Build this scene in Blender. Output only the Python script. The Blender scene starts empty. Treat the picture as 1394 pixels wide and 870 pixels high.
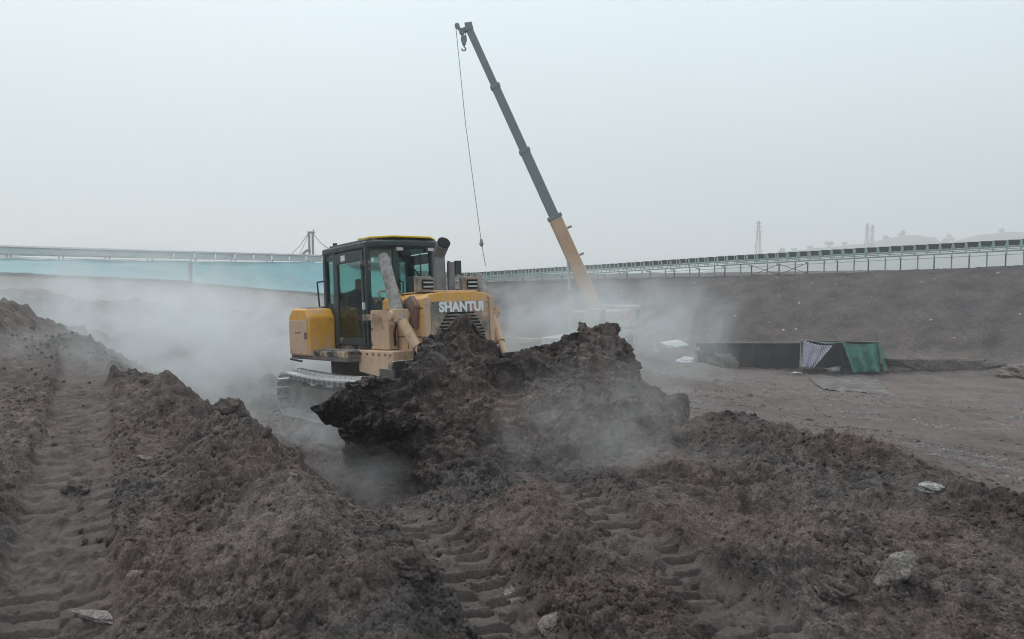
import bpy, bmesh, math, random
import numpy as np
from mathutils import Vector, Matrix, Euler

# ------------------------------------------------------------------ camera, sky, sun, exposure
PITCH = math.radians(3.4)
CAM_H = 2.4
F_PX = 1000.0                       # focal length in pixels of the 1394 px wide photograph
scene = bpy.context.scene
col = scene.collection
cam_d = bpy.data.cameras.new('camera')
cam_d.sensor_width = 36.0
cam_d.lens = 36.0 * F_PX / 1394.0
cam_d.clip_start = 0.05
cam_d.clip_end = 6000.0
cam = bpy.data.objects.new('camera', cam_d)
col.objects.link(cam)
cam.location = (0, 0, CAM_H)
cam.rotation_euler = (math.radians(90) - PITCH, 0, 0)
scene.camera = cam

SUN_EL, SUN_AZ = math.radians(50), math.radians(-38)   # overcast: broad soft sun high above, ahead
world = bpy.data.worlds.new('World')
scene.world = world
world.use_nodes = True
wn, wl = world.node_tree.nodes, world.node_tree.links
wn.clear()
w_out = wn.new('ShaderNodeOutputWorld')
w_bg = wn.new('ShaderNodeBackground')
w_sky = wn.new('ShaderNodeTexSky')
w_sky.sky_type = 'NISHITA'
w_sky.sun_disc = False
w_sky.sun_elevation = SUN_EL
w_sky.sun_rotation = SUN_AZ
w_sky.dust_density = 4.0
w_sky.air_density = 1.0
w_co = wn.new('ShaderNodeTexCoord')
w_sep = wn.new('ShaderNodeSeparateXYZ')
w_ramp = wn.new('ShaderNodeValToRGB')                # cloud deck, brighter towards the zenith
els = w_ramp.color_ramp.elements
els[0].position, els[0].color = 0.0, (5.0, 5.75, 6.0, 1)
els[1].position, els[1].color = 1.0, (9.4, 10.3, 10.7, 1)
e = els.new(0.40); e.color = (8.3, 9.5, 9.95, 1)
e = els.new(0.12); e.color = (6.1, 7.0, 7.35, 1)
w_noise = wn.new('ShaderNodeTexNoise')
w_noise.inputs['Scale'].default_value = 2.2
w_noise.inputs['Detail'].default_value = 4.0
w_mr = wn.new('ShaderNodeMapRange')
w_mr.inputs[3].default_value = 0.955
w_mr.inputs[4].default_value = 1.045
w_mul = wn.new('ShaderNodeVectorMath'); w_mul.operation = 'SCALE'
w_mix = wn.new('ShaderNodeMixRGB')
w_mix.inputs[0].default_value = 0.93
wl.new(w_co.outputs['Generated'], w_sep.inputs[0])
wl.new(w_sep.outputs['Z'], w_ramp.inputs[0])
wl.new(w_co.outputs['Generated'], w_noise.inputs['Vector'])
wl.new(w_noise.outputs['Fac'], w_mr.inputs[0])
wl.new(w_ramp.outputs[0], w_mul.inputs[0])
wl.new(w_mr.outputs[0], w_mul.inputs[3])
wl.new(w_sky.outputs[0], w_mix.inputs[1])
wl.new(w_mul.outputs[0], w_mix.inputs[2])
wl.new(w_mix.outputs[0], w_bg.inputs[0])
w_bg.inputs[1].default_value = 0.108
wl.new(w_bg.outputs[0], w_out.inputs[0])

sun_d = bpy.data.lights.new('sun', 'SUN')
sun_d.energy = 1.5
sun_d.angle = math.radians(14)
sun_d.color = (1.0, 0.97, 0.93)
sun = bpy.data.objects.new('sun', sun_d)
col.objects.link(sun)
sd = Vector((math.sin(SUN_AZ) * math.cos(SUN_EL), math.cos(SUN_AZ) * math.cos(SUN_EL), math.sin(SUN_EL)))
sun.rotation_euler = sd.to_track_quat('Z', 'Y').to_euler()

vs = scene.view_settings
scene.display_settings.display_device = 'sRGB'
vs.view_transform = 'Standard'
vs.look = 'None'
vs.exposure = 0.0
vs.gamma = 1.0
vs.use_curve_mapping = False
cy = scene.cycles
cy.use_denoising = True
cy.max_bounces = 6
cy.diffuse_bounces = 3
cy.glossy_bounces = 3
cy.transmission_bounces = 6
cy.volume_bounces = 3
cy.transparent_max_bounces = 48
cy.volume_step_rate = 1.0
cy.volume_max_steps = 128
cy.sample_clamp_indirect = 4.0
cy.filter_width = 1.05

random.seed(7)
RNG = np.random.default_rng(11)

# ------------------------------------------------------------------ pixel -> place helpers
SP, CP = math.sin(PITCH), math.cos(PITCH)
def W(u, v, D):
    """the point seen at photograph pixel (u, v) that lies D metres ahead of the camera"""
    s = (435.0 - v) / F_PX
    dy = CP + s * SP
    t = D / dy
    return Vector(((u - 697.0) / F_PX * t, D, CAM_H + (-SP + s * CP) * t))

# ------------------------------------------------------------------ noise in numpy
def _h(ix, iy, iz, seed):
    h = (ix.astype(np.int64) * 374761393 + iy.astype(np.int64) * 668265263 + iz * 2147483647 + seed * 1274126177) & 0xFFFFFFFF
    h = ((h ^ (h >> 13)) * 1274126177) & 0xFFFFFFFF
    h = ((h ^ (h >> 16)) * 2246822519) & 0xFFFFFFFF
    return (h ^ (h >> 13)) & 0xFFFFFFFF

def _r(ix, iy, iz, seed):
    return _h(ix, iy, iz, seed).astype(np.float32) / np.float32(4294967296.0)

def vnoise2(x, y, seed=0):
    ix, iy = np.floor(x), np.floor(y)
    fx, fy = (x - ix).astype(np.float32), (y - iy).astype(np.float32)
    u, v = fx * fx * fx * (fx * (fx * 6 - 15) + 10), fy * fy * fy * (fy * (fy * 6 - 15) + 10)
    def g(ox, oy):
        a = _r(ix + ox, iy + oy, 0, seed) * np.float32(6.2831853)
        return np.cos(a) * (fx - ox) + np.sin(a) * (fy - oy)
    a, b, c, d = g(0, 0), g(1, 0), g(0, 1), g(1, 1)
    return (a + (b - a) * u + (c - a) * v + (a - b - c + d) * u * v) * 1.5

def fbm2(x, y, oct=4, seed=0, gain=.5):
    s, a = 0, 1.0
    for k in range(oct):
        s = s + a * vnoise2(x * 2 ** k + 13.7 * k, y * 2 ** k - 7.1 * k, seed + k)
        a *= gain
    return s

def clods2(x, y, seed=0, rmin=.25, rmax=.75):
    """rounded crumbs: the highest of the random domes of the nine nearest cells (0..1)"""
    ix, iy = np.floor(x), np.floor(y)
    x = x + .22 * vnoise2(x * 3.1, y * 3.1, seed + 400) + .09 * vnoise2(x * 8.3, y * 8.3, seed + 401)
    y = y + .22 * vnoise2(x * 3.1, y * 3.1, seed + 402) + .09 * vnoise2(x * 8.3, y * 8.3, seed + 403)
    ix, iy = np.floor(x), np.floor(y)
    best = np.zeros(x.shape, np.float32)
    for ox in (-1, 0, 1):
        for oy in (-1, 0, 1):
            cx, cy_ = ix + ox, iy + oy
            px = cx + _r(cx, cy_, 1, seed); py = cy_ + _r(cx, cy_, 2, seed)
            r = rmin + (rmax - rmin) * _r(cx, cy_, 3, seed) ** 2
            d2 = ((x - px) ** 2 + (y - py) ** 2) / (r * r)
            best = np.maximum(best, (np.clip(1 - d2, 0, 1) ** .65).astype(np.float32) * (r / rmax).astype(np.float32))
    return best

def sstep(a, b, x):
    t = np.clip((x - a) / (b - a), 0, 1)
    return t * t * (3 - 2 * t)

# ------------------------------------------------------------------ materials
def nodes_of(m):
    m.use_nodes = True
    return m.node_tree.nodes, m.node_tree.links

def N(nodes, kind, **kw):
    n = nodes.new(kind)
    for k, v in kw.items():
        if k in ('operation', 'blend_type', 'data_type', 'interpolation_type', 'feature', 'attribute_name'):
            setattr(n, k, v)
        else:
            n.inputs[k].default_value = v
    return n

def pbr(name, color, rough=.6, metal=0.0, var=.25, scale=6.0, bump=.0, dirt=None, dirt_amt=.5, dirt_scale=2.5, zfade=None, spec=.4, mud=0.0):
    """paint, steel, cloth: base colour with blotchy variation, optional dried mud that gathers low down"""
    m = bpy.data.materials.new(name)
    n, l = nodes_of(m)
    b = n['Principled BSDF']
    b.inputs['Roughness'].default_value = rough
    b.inputs['Metallic'].default_value = metal
    b.inputs['Specular IOR Level'].default_value = spec
    tc = n.new('ShaderNodeTexCoord')
    nz = N(n, 'ShaderNodeTexNoise', Scale=scale, Detail=6.0, Roughness=.65)
    l.new(tc.outputs['Object'], nz.inputs['Vector'])
    mr = N(n, 'ShaderNodeMapRange'); mr.inputs[1].default_value = .25; mr.inputs[2].default_value = .75
    mr.inputs[3].default_value = 1 - var; mr.inputs[4].default_value = 1 + var * .6
    l.new(nz.outputs['Fac'], mr.inputs[0])
    sc = N(n, 'ShaderNodeVectorMath', operation='SCALE')
    sc.inputs[0].default_value = color[:3]
    l.new(mr.outputs[0], sc.inputs[3])
    out = sc.outputs[0]
    if dirt:
        nd = N(n, 'ShaderNodeTexNoise', Scale=dirt_scale, Detail=8.0, Roughness=.7)
        l.new(tc.outputs['Object'], nd.inputs['Vector'])
        md = N(n, 'ShaderNodeMapRange'); md.inputs[1].default_value = .62 - dirt_amt * .4; md.inputs[2].default_value = .72 - dirt_amt * .2
        l.new(nd.outputs['Fac'], md.inputs[0])
        fac = md.outputs[0]
        if zfade:
            sp = n.new('ShaderNodeSeparateXYZ'); l.new(tc.outputs['Object'], sp.inputs[0])
            mz = N(n, 'ShaderNodeMapRange'); mz.inputs[1].default_value = zfade[0]; mz.inputs[2].default_value = zfade[1]
            mz.inputs[3].default_value = 1.0; mz.inputs[4].default_value = 0.0
            l.new(sp.outputs['Z'], mz.inputs[0])
            ad = N(n, 'ShaderNodeMath', operation='ADD'); l.new(fac, ad.inputs[0]); l.new(mz.outputs[0], ad.inputs[1])
            ml = N(n, 'ShaderNodeMath', operation='MULTIPLY'); l.new(ad.outputs[0], ml.inputs[0])
            n2 = N(n, 'ShaderNodeTexNoise', Scale=9.0, Detail=5.0); l.new(tc.outputs['Object'], n2.inputs['Vector'])
            m2 = N(n, 'ShaderNodeMapRange'); m2.inputs[1].default_value = .3; m2.inputs[2].default_value = .6; m2.inputs[3].default_value = .45
            l.new(n2.outputs['Fac'], m2.inputs[0]); l.new(m2.outputs[0], ml.inputs[1])
            cl = N(n, 'ShaderNodeClamp'); l.new(ml.outputs[0], cl.inputs[0]); fac = cl.outputs[0]
        mx = n.new('ShaderNodeMixRGB'); mx.inputs[2].default_value = (*dirt[:3], 1)
        l.new(fac, mx.inputs[0]); l.new(out, mx.inputs[1]); out = mx.outputs[0]
        rr = N(n, 'ShaderNodeMapRange'); rr.inputs[3].default_value = rough; rr.inputs[4].default_value = .95
        l.new(fac, rr.inputs[0]); l.new(rr.outputs[0], b.inputs['Roughness'])
    if mud:
        ns_ = N(n, 'ShaderNodeTexNoise', Scale=5.5, Detail=9.0, Roughness=.75, Distortion=.4); l.new(tc.outputs['Object'], ns_.inputs['Vector'])
        ms = N(n, 'ShaderNodeMapRange'); ms.inputs[1].default_value = .66 - .16 * mud; ms.inputs[2].default_value = .74 - .14 * mud; ms.inputs[4].default_value = .85
        l.new(ns_.outputs['Fac'], ms.inputs[0])
        mm = n.new('ShaderNodeMixRGB'); mm.inputs[2].default_value = (.115, .090, .080, 1); l.new(ms.outputs[0], mm.inputs[0]); l.new(out, mm.inputs[1]); out = mm.outputs[0]
        # dribbles and scuffs: streaks drawn out downwards
        mp = n.new('ShaderNodeMapping'); mp.inputs['Scale'].default_value = (9, 9, 3.2); l.new(tc.outputs['Object'], mp.inputs['Vector'])
        nk = N(n, 'ShaderNodeTexNoise', Scale=1.0, Detail=5.0, Roughness=.6); l.new(mp.outputs[0], nk.inputs['Vector'])
        mk = N(n, 'ShaderNodeMapRange'); mk.inputs[1].default_value = .50; mk.inputs[2].default_value = .72; mk.inputs[4].default_value = .30 * min(1, mud * 1.3)
        l.new(nk.outputs['Fac'], mk.inputs[0])
        mm2 = n.new('ShaderNodeMixRGB'); mm2.inputs[2].default_value = (.20, .155, .13, 1); l.new(mk.outputs[0], mm2.inputs[0]); l.new(out, mm2.inputs[1]); out = mm2.outputs[0]
    l.new(out, b.inputs['Base Color'])
    if bump:
        nb = N(n, 'ShaderNodeTexNoise', Scale=scale * 6, Detail=6.0)
        l.new(tc.outputs['Object'], nb.inputs['Vector'])
        bp = N(n, 'ShaderNodeBump', Strength=bump, Distance=.02)
        l.new(nb.outputs['Fac'], bp.inputs['Height']); l.new(bp.outputs[0], b.inputs['Normal'])
    return m

def soil(name, dark, light, fleck=.0, gloss=.85, attr=False, bump=.6, scale=1.0):
    m = bpy.data.materials.new(name)
    n, l = nodes_of(m)
    b = n['Principled BSDF']
    b.inputs['Roughness'].default_value = gloss
    b.inputs['Specular IOR Level'].default_value = .25
    ge = n.new('ShaderNodeNewGeometry')
    P = ge.outputs['Position']
    big = N(n, 'ShaderNodeTexNoise', Scale=.55 * scale, Detail=5.0, Roughness=.6); l.new(P, big.inputs['Vector'])
    mid = N(n, 'ShaderNodeTexNoise', Scale=5.0 * scale, Detail=8.0, Roughness=.7); l.new(P, mid.inputs['Vector'])
    ad = N(n, 'ShaderNodeMath', operation='MULTIPLY_ADD'); ad.inputs[1].default_value = .75
    l.new(big.outputs['Fac'], ad.inputs[0])
    m5 = N(n, 'ShaderNodeMath', operation='MULTIPLY'); m5.inputs[1].default_value = .6; l.new(mid.outputs['Fac'], m5.inputs[0])
    l.new(m5.outputs[0], ad.inputs[2])
    rp = n.new('ShaderNodeValToRGB')
    e = rp.color_ramp.elements
    e[0].position, e[0].color = .50, (*dark, 1)
    e[1].position, e[1].color = .84, (*light, 1)
    md = e.new(.66); md.color = tuple(.5 * (a + c) for a, c in zip(dark, light)) + (1,)
    l.new(ad.outputs[0], rp.inputs[0])
    out = rp.outputs[0]
    # rusty brown and slate tints in broad patches
    tn = N(n, 'ShaderNodeTexNoise', Scale=.9 * scale, Detail=3.0); 
    of = N(n, 'ShaderNodeVectorMath', operation='ADD'); of.inputs[1].default_value = (31, 7, 3); l.new(P, of.inputs[0]); l.new(of.outputs[0], tn.inputs['Vector'])
    tr = n.new('ShaderNodeValToRGB')
    te = tr.color_ramp.elements
    te[0].position, te[0].color = .38, (.92, 1.0, 1.01, 1)
    te[1].position, te[1].color = .64, (1.06, .98, .955, 1)
    l.new(tn.outputs['Fac'], tr.inputs[0])
    mu = n.new('ShaderNodeMixRGB'); mu.blend_type = 'MULTIPLY'; mu.inputs[0].default_value = 1.0
    l.new(out, mu.inputs[1]); l.new(tr.outputs[0], mu.inputs[2]); out = mu.outputs[0]
    if fleck:
        fn = N(n, 'ShaderNodeTexNoise', Scale=9.0 * scale, Detail=6.0, Roughness=.75); l.new(P, fn.inputs['Vector'])
        fr = N(n, 'ShaderNodeMapRange'); fr.inputs[1].default_value = .63; fr.inputs[2].default_value = .72; fr.inputs[4].default_value = fleck
        l.new(fn.outputs['Fac'], fr.inputs[0])
        fm = n.new('ShaderNodeMixRGB'); fm.inputs[2].default_value = (.30, .28, .27, 1)
        l.new(fr.outputs[0], fm.inputs[0]); l.new(out, fm.inputs[1]); out = fm.outputs[0]
    vo = N(n, 'ShaderNodeTexVoronoi', Scale=11.0 * scale)
    dn = N(n, 'ShaderNodeVectorMath', operation='MULTIPLY_ADD'); dn.inputs[1].default_value = (.12, .12, .12); l.new(mid.outputs['Color'], dn.inputs[0]); l.new(P, dn.inputs[2]); l.new(dn.outputs[0], vo.inputs['Vector'])
    vs2 = n.new('ShaderNodeSeparateColor'); l.new(vo.outputs['Color'], vs2.inputs[0])
    vm = N(n, 'ShaderNodeMapRange'); vm.inputs[3].default_value = .70; vm.inputs[4].default_value = 1.32; l.new(vs2.outputs[0], vm.inputs[0])
    vx = N(n, 'ShaderNodeVectorMath', operation='SCALE'); l.new(out, vx.inputs[0]); l.new(vm.outputs[0], vx.inputs[3]); out = vx.outputs[0]
    for gs, lo, hi in ((55.0, .62, 1.45), (140.0, .72, 1.32)):
        gn = N(n, 'ShaderNodeTexNoise', Scale=gs * scale, Detail=2.0, Roughness=.6); l.new(P, gn.inputs['Vector'])
        gm_ = N(n, 'ShaderNodeMapRange'); gm_.inputs[1].default_value = .34; gm_.inputs[2].default_value = .66; gm_.inputs[3].default_value = lo; gm_.inputs[4].default_value = hi
        l.new(gn.outputs['Fac'], gm_.inputs[0])
        gx = N(n, 'ShaderNodeVectorMath', operation='SCALE'); l.new(out, gx.inputs[0]); l.new(gm_.outputs[0], gx.inputs[3]); out = gx.outputs[0]
    if attr:
        at = N(n, 'ShaderNodeAttribute'); at.attribute_name = 'packed'
        pm = n.new('ShaderNodeMixRGB'); pm.inputs[2].default_value = (.172, .142, .133, 1)
        pn = N(n, 'ShaderNodeTexNoise', Scale=3.0, Detail=6.0, Roughness=.7); l.new(P, pn.inputs['Vector'])
        pr = N(n, 'ShaderNodeMapRange'); pr.inputs[1].default_value = .35; pr.inputs[2].default_value = .65; pr.inputs[3].default_value = .2; pr.inputs[4].default_value = .75
        l.new(pn.outputs['Fac'], pr.inputs[0])
        pf = N(n, 'ShaderNodeMath', operation='MULTIPLY'); l.new(at.outputs['Fac'], pf.inputs[0]); l.new(pr.outputs[0], pf.inputs[1])
        l.new(pf.outputs[0], pm.inputs[0]); l.new(out, pm.inputs[1]); out = pm.outputs[0]
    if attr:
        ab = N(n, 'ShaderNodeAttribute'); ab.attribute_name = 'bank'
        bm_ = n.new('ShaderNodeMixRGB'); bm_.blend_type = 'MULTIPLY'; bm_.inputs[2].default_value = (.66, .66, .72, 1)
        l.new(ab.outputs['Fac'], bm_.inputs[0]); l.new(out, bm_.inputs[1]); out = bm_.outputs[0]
    l.new(out, b.inputs['Base Color'])
    f1 = N(n, 'ShaderNodeTexNoise', Scale=30.0 * scale, Detail=9.0, Roughness=.78); l.new(P, f1.inputs['Vector'])
    bp = N(n, 'ShaderNodeBump', Strength=bump, Distance=.03 / scale)
    l.new(f1.outputs['Fac'], bp.inputs['Height']); l.new(bp.outputs[0], b.inputs['Normal'])
    return m

def glass(name, tint, gloss=.06):
    m = bpy.data.materials.new(name)
    n, l = nodes_of(m)
    n.remove(n['Principled BSDF'])
    o = n['Material Output']
    t = n.new('ShaderNodeBsdfTransparent'); t.inputs[0].default_value = (*tint, 1)
    g = n.new('ShaderNodeBsdfGlossy'); g.inputs[0].default_value = (.9, .95, .95, 1); g.inputs[1].default_value = gloss
    lw = n.new('ShaderNodeLayerWeight'); lw.inputs[0].default_value = .5
    pw_ = N(n, 'ShaderNodeMath', operation='POWER'); pw_.inputs[1].default_value = 4.0; l.new(lw.outputs['Facing'], pw_.inputs[0])
    fr = N(n, 'ShaderNodeMath', operation='MULTIPLY_ADD'); fr.inputs[1].default_value = .55; fr.inputs[2].default_value = .035; l.new(pw_.outputs[0], fr.inputs[0])
    mx = n.new('ShaderNodeMixShader')
    l.new(fr.outputs[0], mx.inputs[0]); l.new(t.outputs[0], mx.inputs[1]); l.new(g.outputs[0], mx.inputs[2])
    l.new(mx.outputs[0], o.inputs[0])
    return m

DUST = (.55, .385, .27)
M = {}
M['ground'] = soil('soil_ground', (.033, .0262, .0245), (.150, .119, .110), fleck=.30, attr=True, bump=1.0)
M['heap'] = soil('soil_heap', (.036, .0285, .0268), (.152, .121, .112), fleck=.14, bump=1.0)
M['clod'] = soil('soil_clod', (.032, .0255, .0240), (.150, .119, .110), bump=1.0)
M['crust'] = soil('soil_crust', (.12, .105, .10), (.25, .226, .218), bump=.8)
M['wet'] = soil('soil_wet', (.012, .009, .0085), (.032, .024, .021), gloss=.65)
M['bank'] = soil('soil_bank', (.075, .064, .063), (.150, .130, .128), fleck=.2, scale=.35)
M['stone'] = soil('stone_pale', (.19, .175, .167), (.40, .375, .36), gloss=.8)
M['stone_brown'] = soil('stone_brown', (.10, .084, .077), (.215, .183, .168), gloss=.8)
M['yellow'] = pbr('yellow_paint', (.72, .37, .06), .45, dirt=DUST, dirt_amt=.40, zfade=(1.1, 2.0), var=.12, mud=.40)
M['yellow_box'] = pbr('yellow_box_paint', (.74, .36, .04), .45, dirt=DUST, dirt_amt=.30, zfade=(.9, 1.35), var=.12, mud=.25)
M['dusty'] = pbr('dusty_yellow_paint', (.62, .35, .12), .6, dirt=DUST, dirt_amt=.95, zfade=(.9, 2.3), var=.22, mud=.55, bump=.25)
M['roofy'] = pbr('roof_yellow_paint', (.75, .50, .02), .4, var=.1)
M['black'] = pbr('cab_black_paint', (.022, .040, .046), .4, dirt=DUST, dirt_amt=.06, var=.2)
M['blackdust'] = pbr('black_dusty_paint', (.03, .035, .038), .55, dirt=DUST, dirt_amt=.42, var=.25)
M['grey'] = pbr('grey_grille_paint', (.155, .150, .148), .55, dirt=DUST, dirt_amt=.45, var=.2, mud=.5)
M['rubber'] = pbr('black_rubber', (.018, .018, .019), .8)
M['white'] = pbr('white_paint', (.78, .79, .79), .5, var=.08)
M['steel'] = pbr('worn_steel', (.36, .36, .37), .38, metal=.7, var=.4, dirt=(.16, .14, .13), dirt_amt=.45)
M['shoe'] = pbr('track_steel', (.72, .73, .74), .35, metal=.55, var=.45, dirt=(.20, .18, .17), dirt_amt=.35, dirt_scale=7)
M['frame'] = pbr('muddy_steel', (.09, .08, .075), .75, dirt=(.16, .135, .125), dirt_amt=.7)
M['mudcyl'] = pbr('mud_splashed_cylinder', (.36, .35, .34), .6, dirt=(.22, .195, .18), dirt_amt=.5, dirt_scale=9, mud=.5)
M['rust'] = pbr('rusty_bracket', (.17, .075, .05), .7, dirt=(.26, .2, .17), dirt_amt=.4)
M['exhaust'] = pbr('exhaust_steel', (.21, .205, .21), .5, metal=.3, var=.3)
M['soot'] = pbr('soot', (.012, .012, .012), .9)
M['seat'] = pbr('seat_vinyl', (.03, .035, .033), .6)
M['glass'] = glass('cab_glass', (.74, .86, .83))
M['glassdark'] = glass('windscreen_glass', (.60, .74, .72))
M['lens'] = pbr('lamp_lens', (.60, .58, .63), .2)
M['decal'] = pbr('decal_white', (.75, .76, .76), .5, var=.3, scale=30)
M['teal'] = pbr('teal_paint', (.33, .47, .44), .55, var=.2, scale=1.5)
M['tealdark'] = pbr('dark_teal_steel', (.055, .085, .085), .6, var=.3, scale=2)
M['belt'] = pbr('conveyor_belt_rubber', (.020, .028, .028), .8, var=.3, scale=1)
M['palegrey'] = pbr('pale_grey_paint', (.45, .48, .49), .6, var=.2, scale=1)
M['greysteel'] = pbr('grey_galvanised', (.20, .215, .225), .6, var=.25, scale=1)
M['boomgrey'] = pbr('boom_grey_paint', (.150, .185, .190), .5, var=.12, scale=1.2)
M['boomorange'] = pbr('boom_orange_paint', (.50, .32, .21), .5, var=.15, scale=1.5)
M['craneyellow'] = pbr('dusty_crane_paint', (.50, .42, .30), .6, var=.2, scale=1.5, dirt=(.30, .27, .25), dirt_amt=.6)
M['cable'] = pbr('wire_rope', (.10, .105, .11), .6)
M['tarpgreen'] = pbr('green_tarpaulin', (.030, .150, .118), .55, var=.25, scale=2.5, bump=.3)
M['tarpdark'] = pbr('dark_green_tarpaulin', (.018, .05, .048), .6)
M['tarppale'] = pbr('pale_green_tarpaulin', (.26, .36, .34), .6, var=.2, scale=2)
M['bag'] = pbr('white_woven_plastic', (.55, .55, .60), .6, var=.35, scale=5)
M['plank'] = pbr('dark_plank', (.028, .023, .024), .8, var=.4, scale=3)
M['bluetarp'] = pbr('blue_ground_sheet', (.055, .245, .285), .6, var=.3, scale=.25)
M['greentarp2'] = pbr('grass_bank', (.10, .19, .13), .9, var=.4, scale=.8)
M['sheet'] = pbr('dusty_ground_sheet', (.22, .20, .19), .9, var=.35, scale=1.5, dirt=(.085, .073, .069), dirt_amt=.72, dirt_scale=1.2)
M['hill'] = pbr('hill_green', (.06, .085, .06), .95, var=.4, scale=.04)
M['leaf'] = pbr('tree_green', (.045, .075, .045), .9, var=.4, scale=.3)
M['bark'] = pbr('bark', (.07, .055, .045), .9)
M['cloth'] = pbr('work_jacket', (.020, .045, .040), .9, var=.2)
M['trousers'] = pbr('work_trousers', (.02, .022, .03), .9)
M['skin'] = pbr('skin', (.26, .15, .105), .6, var=.05)
M['hair'] = pbr('hair', (.01, .009, .008), .7)

# checkered woven plastic sheet: blue and white squares
def checker_mat():
    m = bpy.data.materials.new('blue_white_checked_plastic')
    n, l = nodes_of(m)
    b = n['Principled BSDF']; b.inputs['Roughness'].default_value = .55
    uv = n.new('ShaderNodeUVMap')
    ck = N(n, 'ShaderNodeTexChecker', Scale=19.0)
    ck.inputs[1].default_value = (.50, .48, .55, 1); ck.inputs[2].default_value = (.17, .155, .26, 1)
    l.new(uv.outputs[0], ck.inputs[0]); l.new(ck.outputs[0], b.inputs['Base Color'])
    return m
M['check'] = checker_mat()

# ------------------------------------------------------------------ mesh helpers
class MB:
    def __init__(s): s.v = []; s.f = []
    def add(s, vs_, fs):
        o = len(s.v); s.v += [tuple(p) for p in vs_]; s.f += [tuple(i + o for i in q) for q in fs]; return s
    def box(s, x0, x1, y0, y1, z0, z1):
        return s.add([(x, y, z) for x in (x0, x1) for y in (y0, y1) for z in (z0, z1)],
                     [(0, 1, 3, 2), (4, 6, 7, 5), (0, 4, 5, 1), (2, 3, 7, 6), (0, 2, 6, 4), (1, 5, 7, 3)])
    def beam(s, a, b, w, h, up=(0, 0, 1)):
        a, b = Vector(a), Vector(b); d = (b - a).normalized(); u = Vector(up)
        if abs(d.dot(u)) > .98: u = Vector((1, 0, 0))
        sx = d.cross(u).normalized(); uu = sx.cross(d)
        pts = []
        for p in (a, b):
            for i, j in ((-1, -1), (1, -1), (1, 1), (-1, 1)):
                pts.append(p + sx * (i * w / 2) + uu * (j * h / 2))
        return s.add(pts, [(3, 2, 1, 0), (4, 5, 6, 7), (0, 1, 5, 4), (1, 2, 6, 5), (2, 3, 7, 6), (3, 0, 4, 7)])
    def tube(s, a, b, r0, r1=None, n=14, caps=True):
        a, b = Vector(a), Vector(b); r1 = r0 if r1 is None else r1
        d = (b - a).normalized(); u = Vector((0, 0, 1)) if abs(d.z) < .9 else Vector((1, 0, 0))
        sx = d.cross(u).normalized(); uu = sx.cross(d)
        pts = []
        for p, r in ((a, r0), (b, r1)):
            for k in range(n):
                t = 2 * math.pi * k / n
                pts.append(p + sx * (r * math.cos(t)) + uu * (r * math.sin(t)))
        fs = [(k, (k + 1) % n, n + (k + 1) % n, n + k) for k in range(n)]
        if caps: fs += [tuple(range(n - 1, -1, -1)), tuple(range(n, 2 * n))]
        return s.add(pts, fs)
    def path(s, pts, r, n=8):
        for a, b in zip(pts[:-1], pts[1:]): s.tube(a, b, r, n=n)
        return s
    def prism(s, poly, axis, a, b):
        """extrude a 2D polygon along axis 0, 1 or 2; poly gives the other two coordinates in order"""
        def mk(p, c):
            q = list(p); q.insert(axis, c); return q
        n = len(poly)
        vs_ = [mk(p, a) for p in poly] + [mk(p, b) for p in poly]
        return s.add(vs_, [tuple(range(n)), tuple(range(2 * n - 1, n - 1, -1))] + [((k + 1) % n, k, n + k, n + (k + 1) % n) for k in range(n)])
    def mesh(s, name):
        me = bpy.data.meshes.new(name)
        me.from_pydata(s.v, [], s.f); me.update()
        bm = bmesh.new(); bm.from_mesh(me); bmesh.ops.recalc_face_normals(bm, faces=bm.faces); bm.to_mesh(me); bm.free()
        return me
    def build(s, name, mat, parent=None, bevel=0, smooth=False):
        me = s.mesh(name)
        me.materials.append(M[mat] if isinstance(mat, str) else mat)
        if smooth:
            for p in me.polygons: p.use_smooth = True
        o = bpy.data.objects.new(name, me); col.objects.link(o); o.parent = parent
        if smooth:
            md = o.modifiers.new('edge', 'EDGE_SPLIT'); md.split_angle = math.radians(40)
        if bevel:
            md = o.modifiers.new('bevel', 'BEVEL'); md.width = bevel; md.segments = 2; md.limit_method = 'ANGLE'; md.angle_limit = math.radians(35)
        return o

def tag(o, label=None, cat=None, group=None, kind=None):
    if label: o['label'] = label
    if cat: o['category'] = cat
    if group: o['group'] = group
    if kind: o['kind'] = kind
    return o

def empty(name, loc=(0, 0, 0), rot=(0, 0, 0)):
    o = bpy.data.objects.new(name, None); col.objects.link(o)
    o.location = loc; o.rotation_euler = rot; o.empty_display_size = .2
    return o

def share(src, name, parent, loc=None, rot=None):
    c = src.copy(); c.name = name; col.objects.link(c); c.parent = parent
    if loc is not None: c.location = loc
    if rot is not None: c.rotation_euler = rot
    return c

def grid_mesh(name, V, nr, nc, mat, parent=None, wrap=False, smooth=True):
    """V: (nr*nc, 3) array, rows by columns"""
    i = np.arange(nr - 1)[:, None] * nc
    cc = np.arange(nc if wrap else nc - 1)[None, :]
    c2 = (cc + 1) % nc
    F = np.stack([i + cc, i + c2, i + nc + c2, i + nc + cc], -1).reshape(-1, 4)
    me = bpy.data.meshes.new(name)
    me.vertices.add(len(V)); me.vertices.foreach_set('co', V.astype(np.float32).ravel())
    me.loops.add(F.size); me.loops.foreach_set('vertex_index', F.astype(np.int32).ravel())
    me.polygons.add(len(F))
    me.polygons.foreach_set('loop_start', (np.arange(len(F)) * 4).astype(np.int32))
    me.polygons.foreach_set('use_smooth', np.full(len(F), smooth))
    me.update(calc_edges=True)
    me.materials.append(M[mat])
    o = bpy.data.objects.new(name, me); col.objects.link(o); o.parent = parent
    return o

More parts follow.
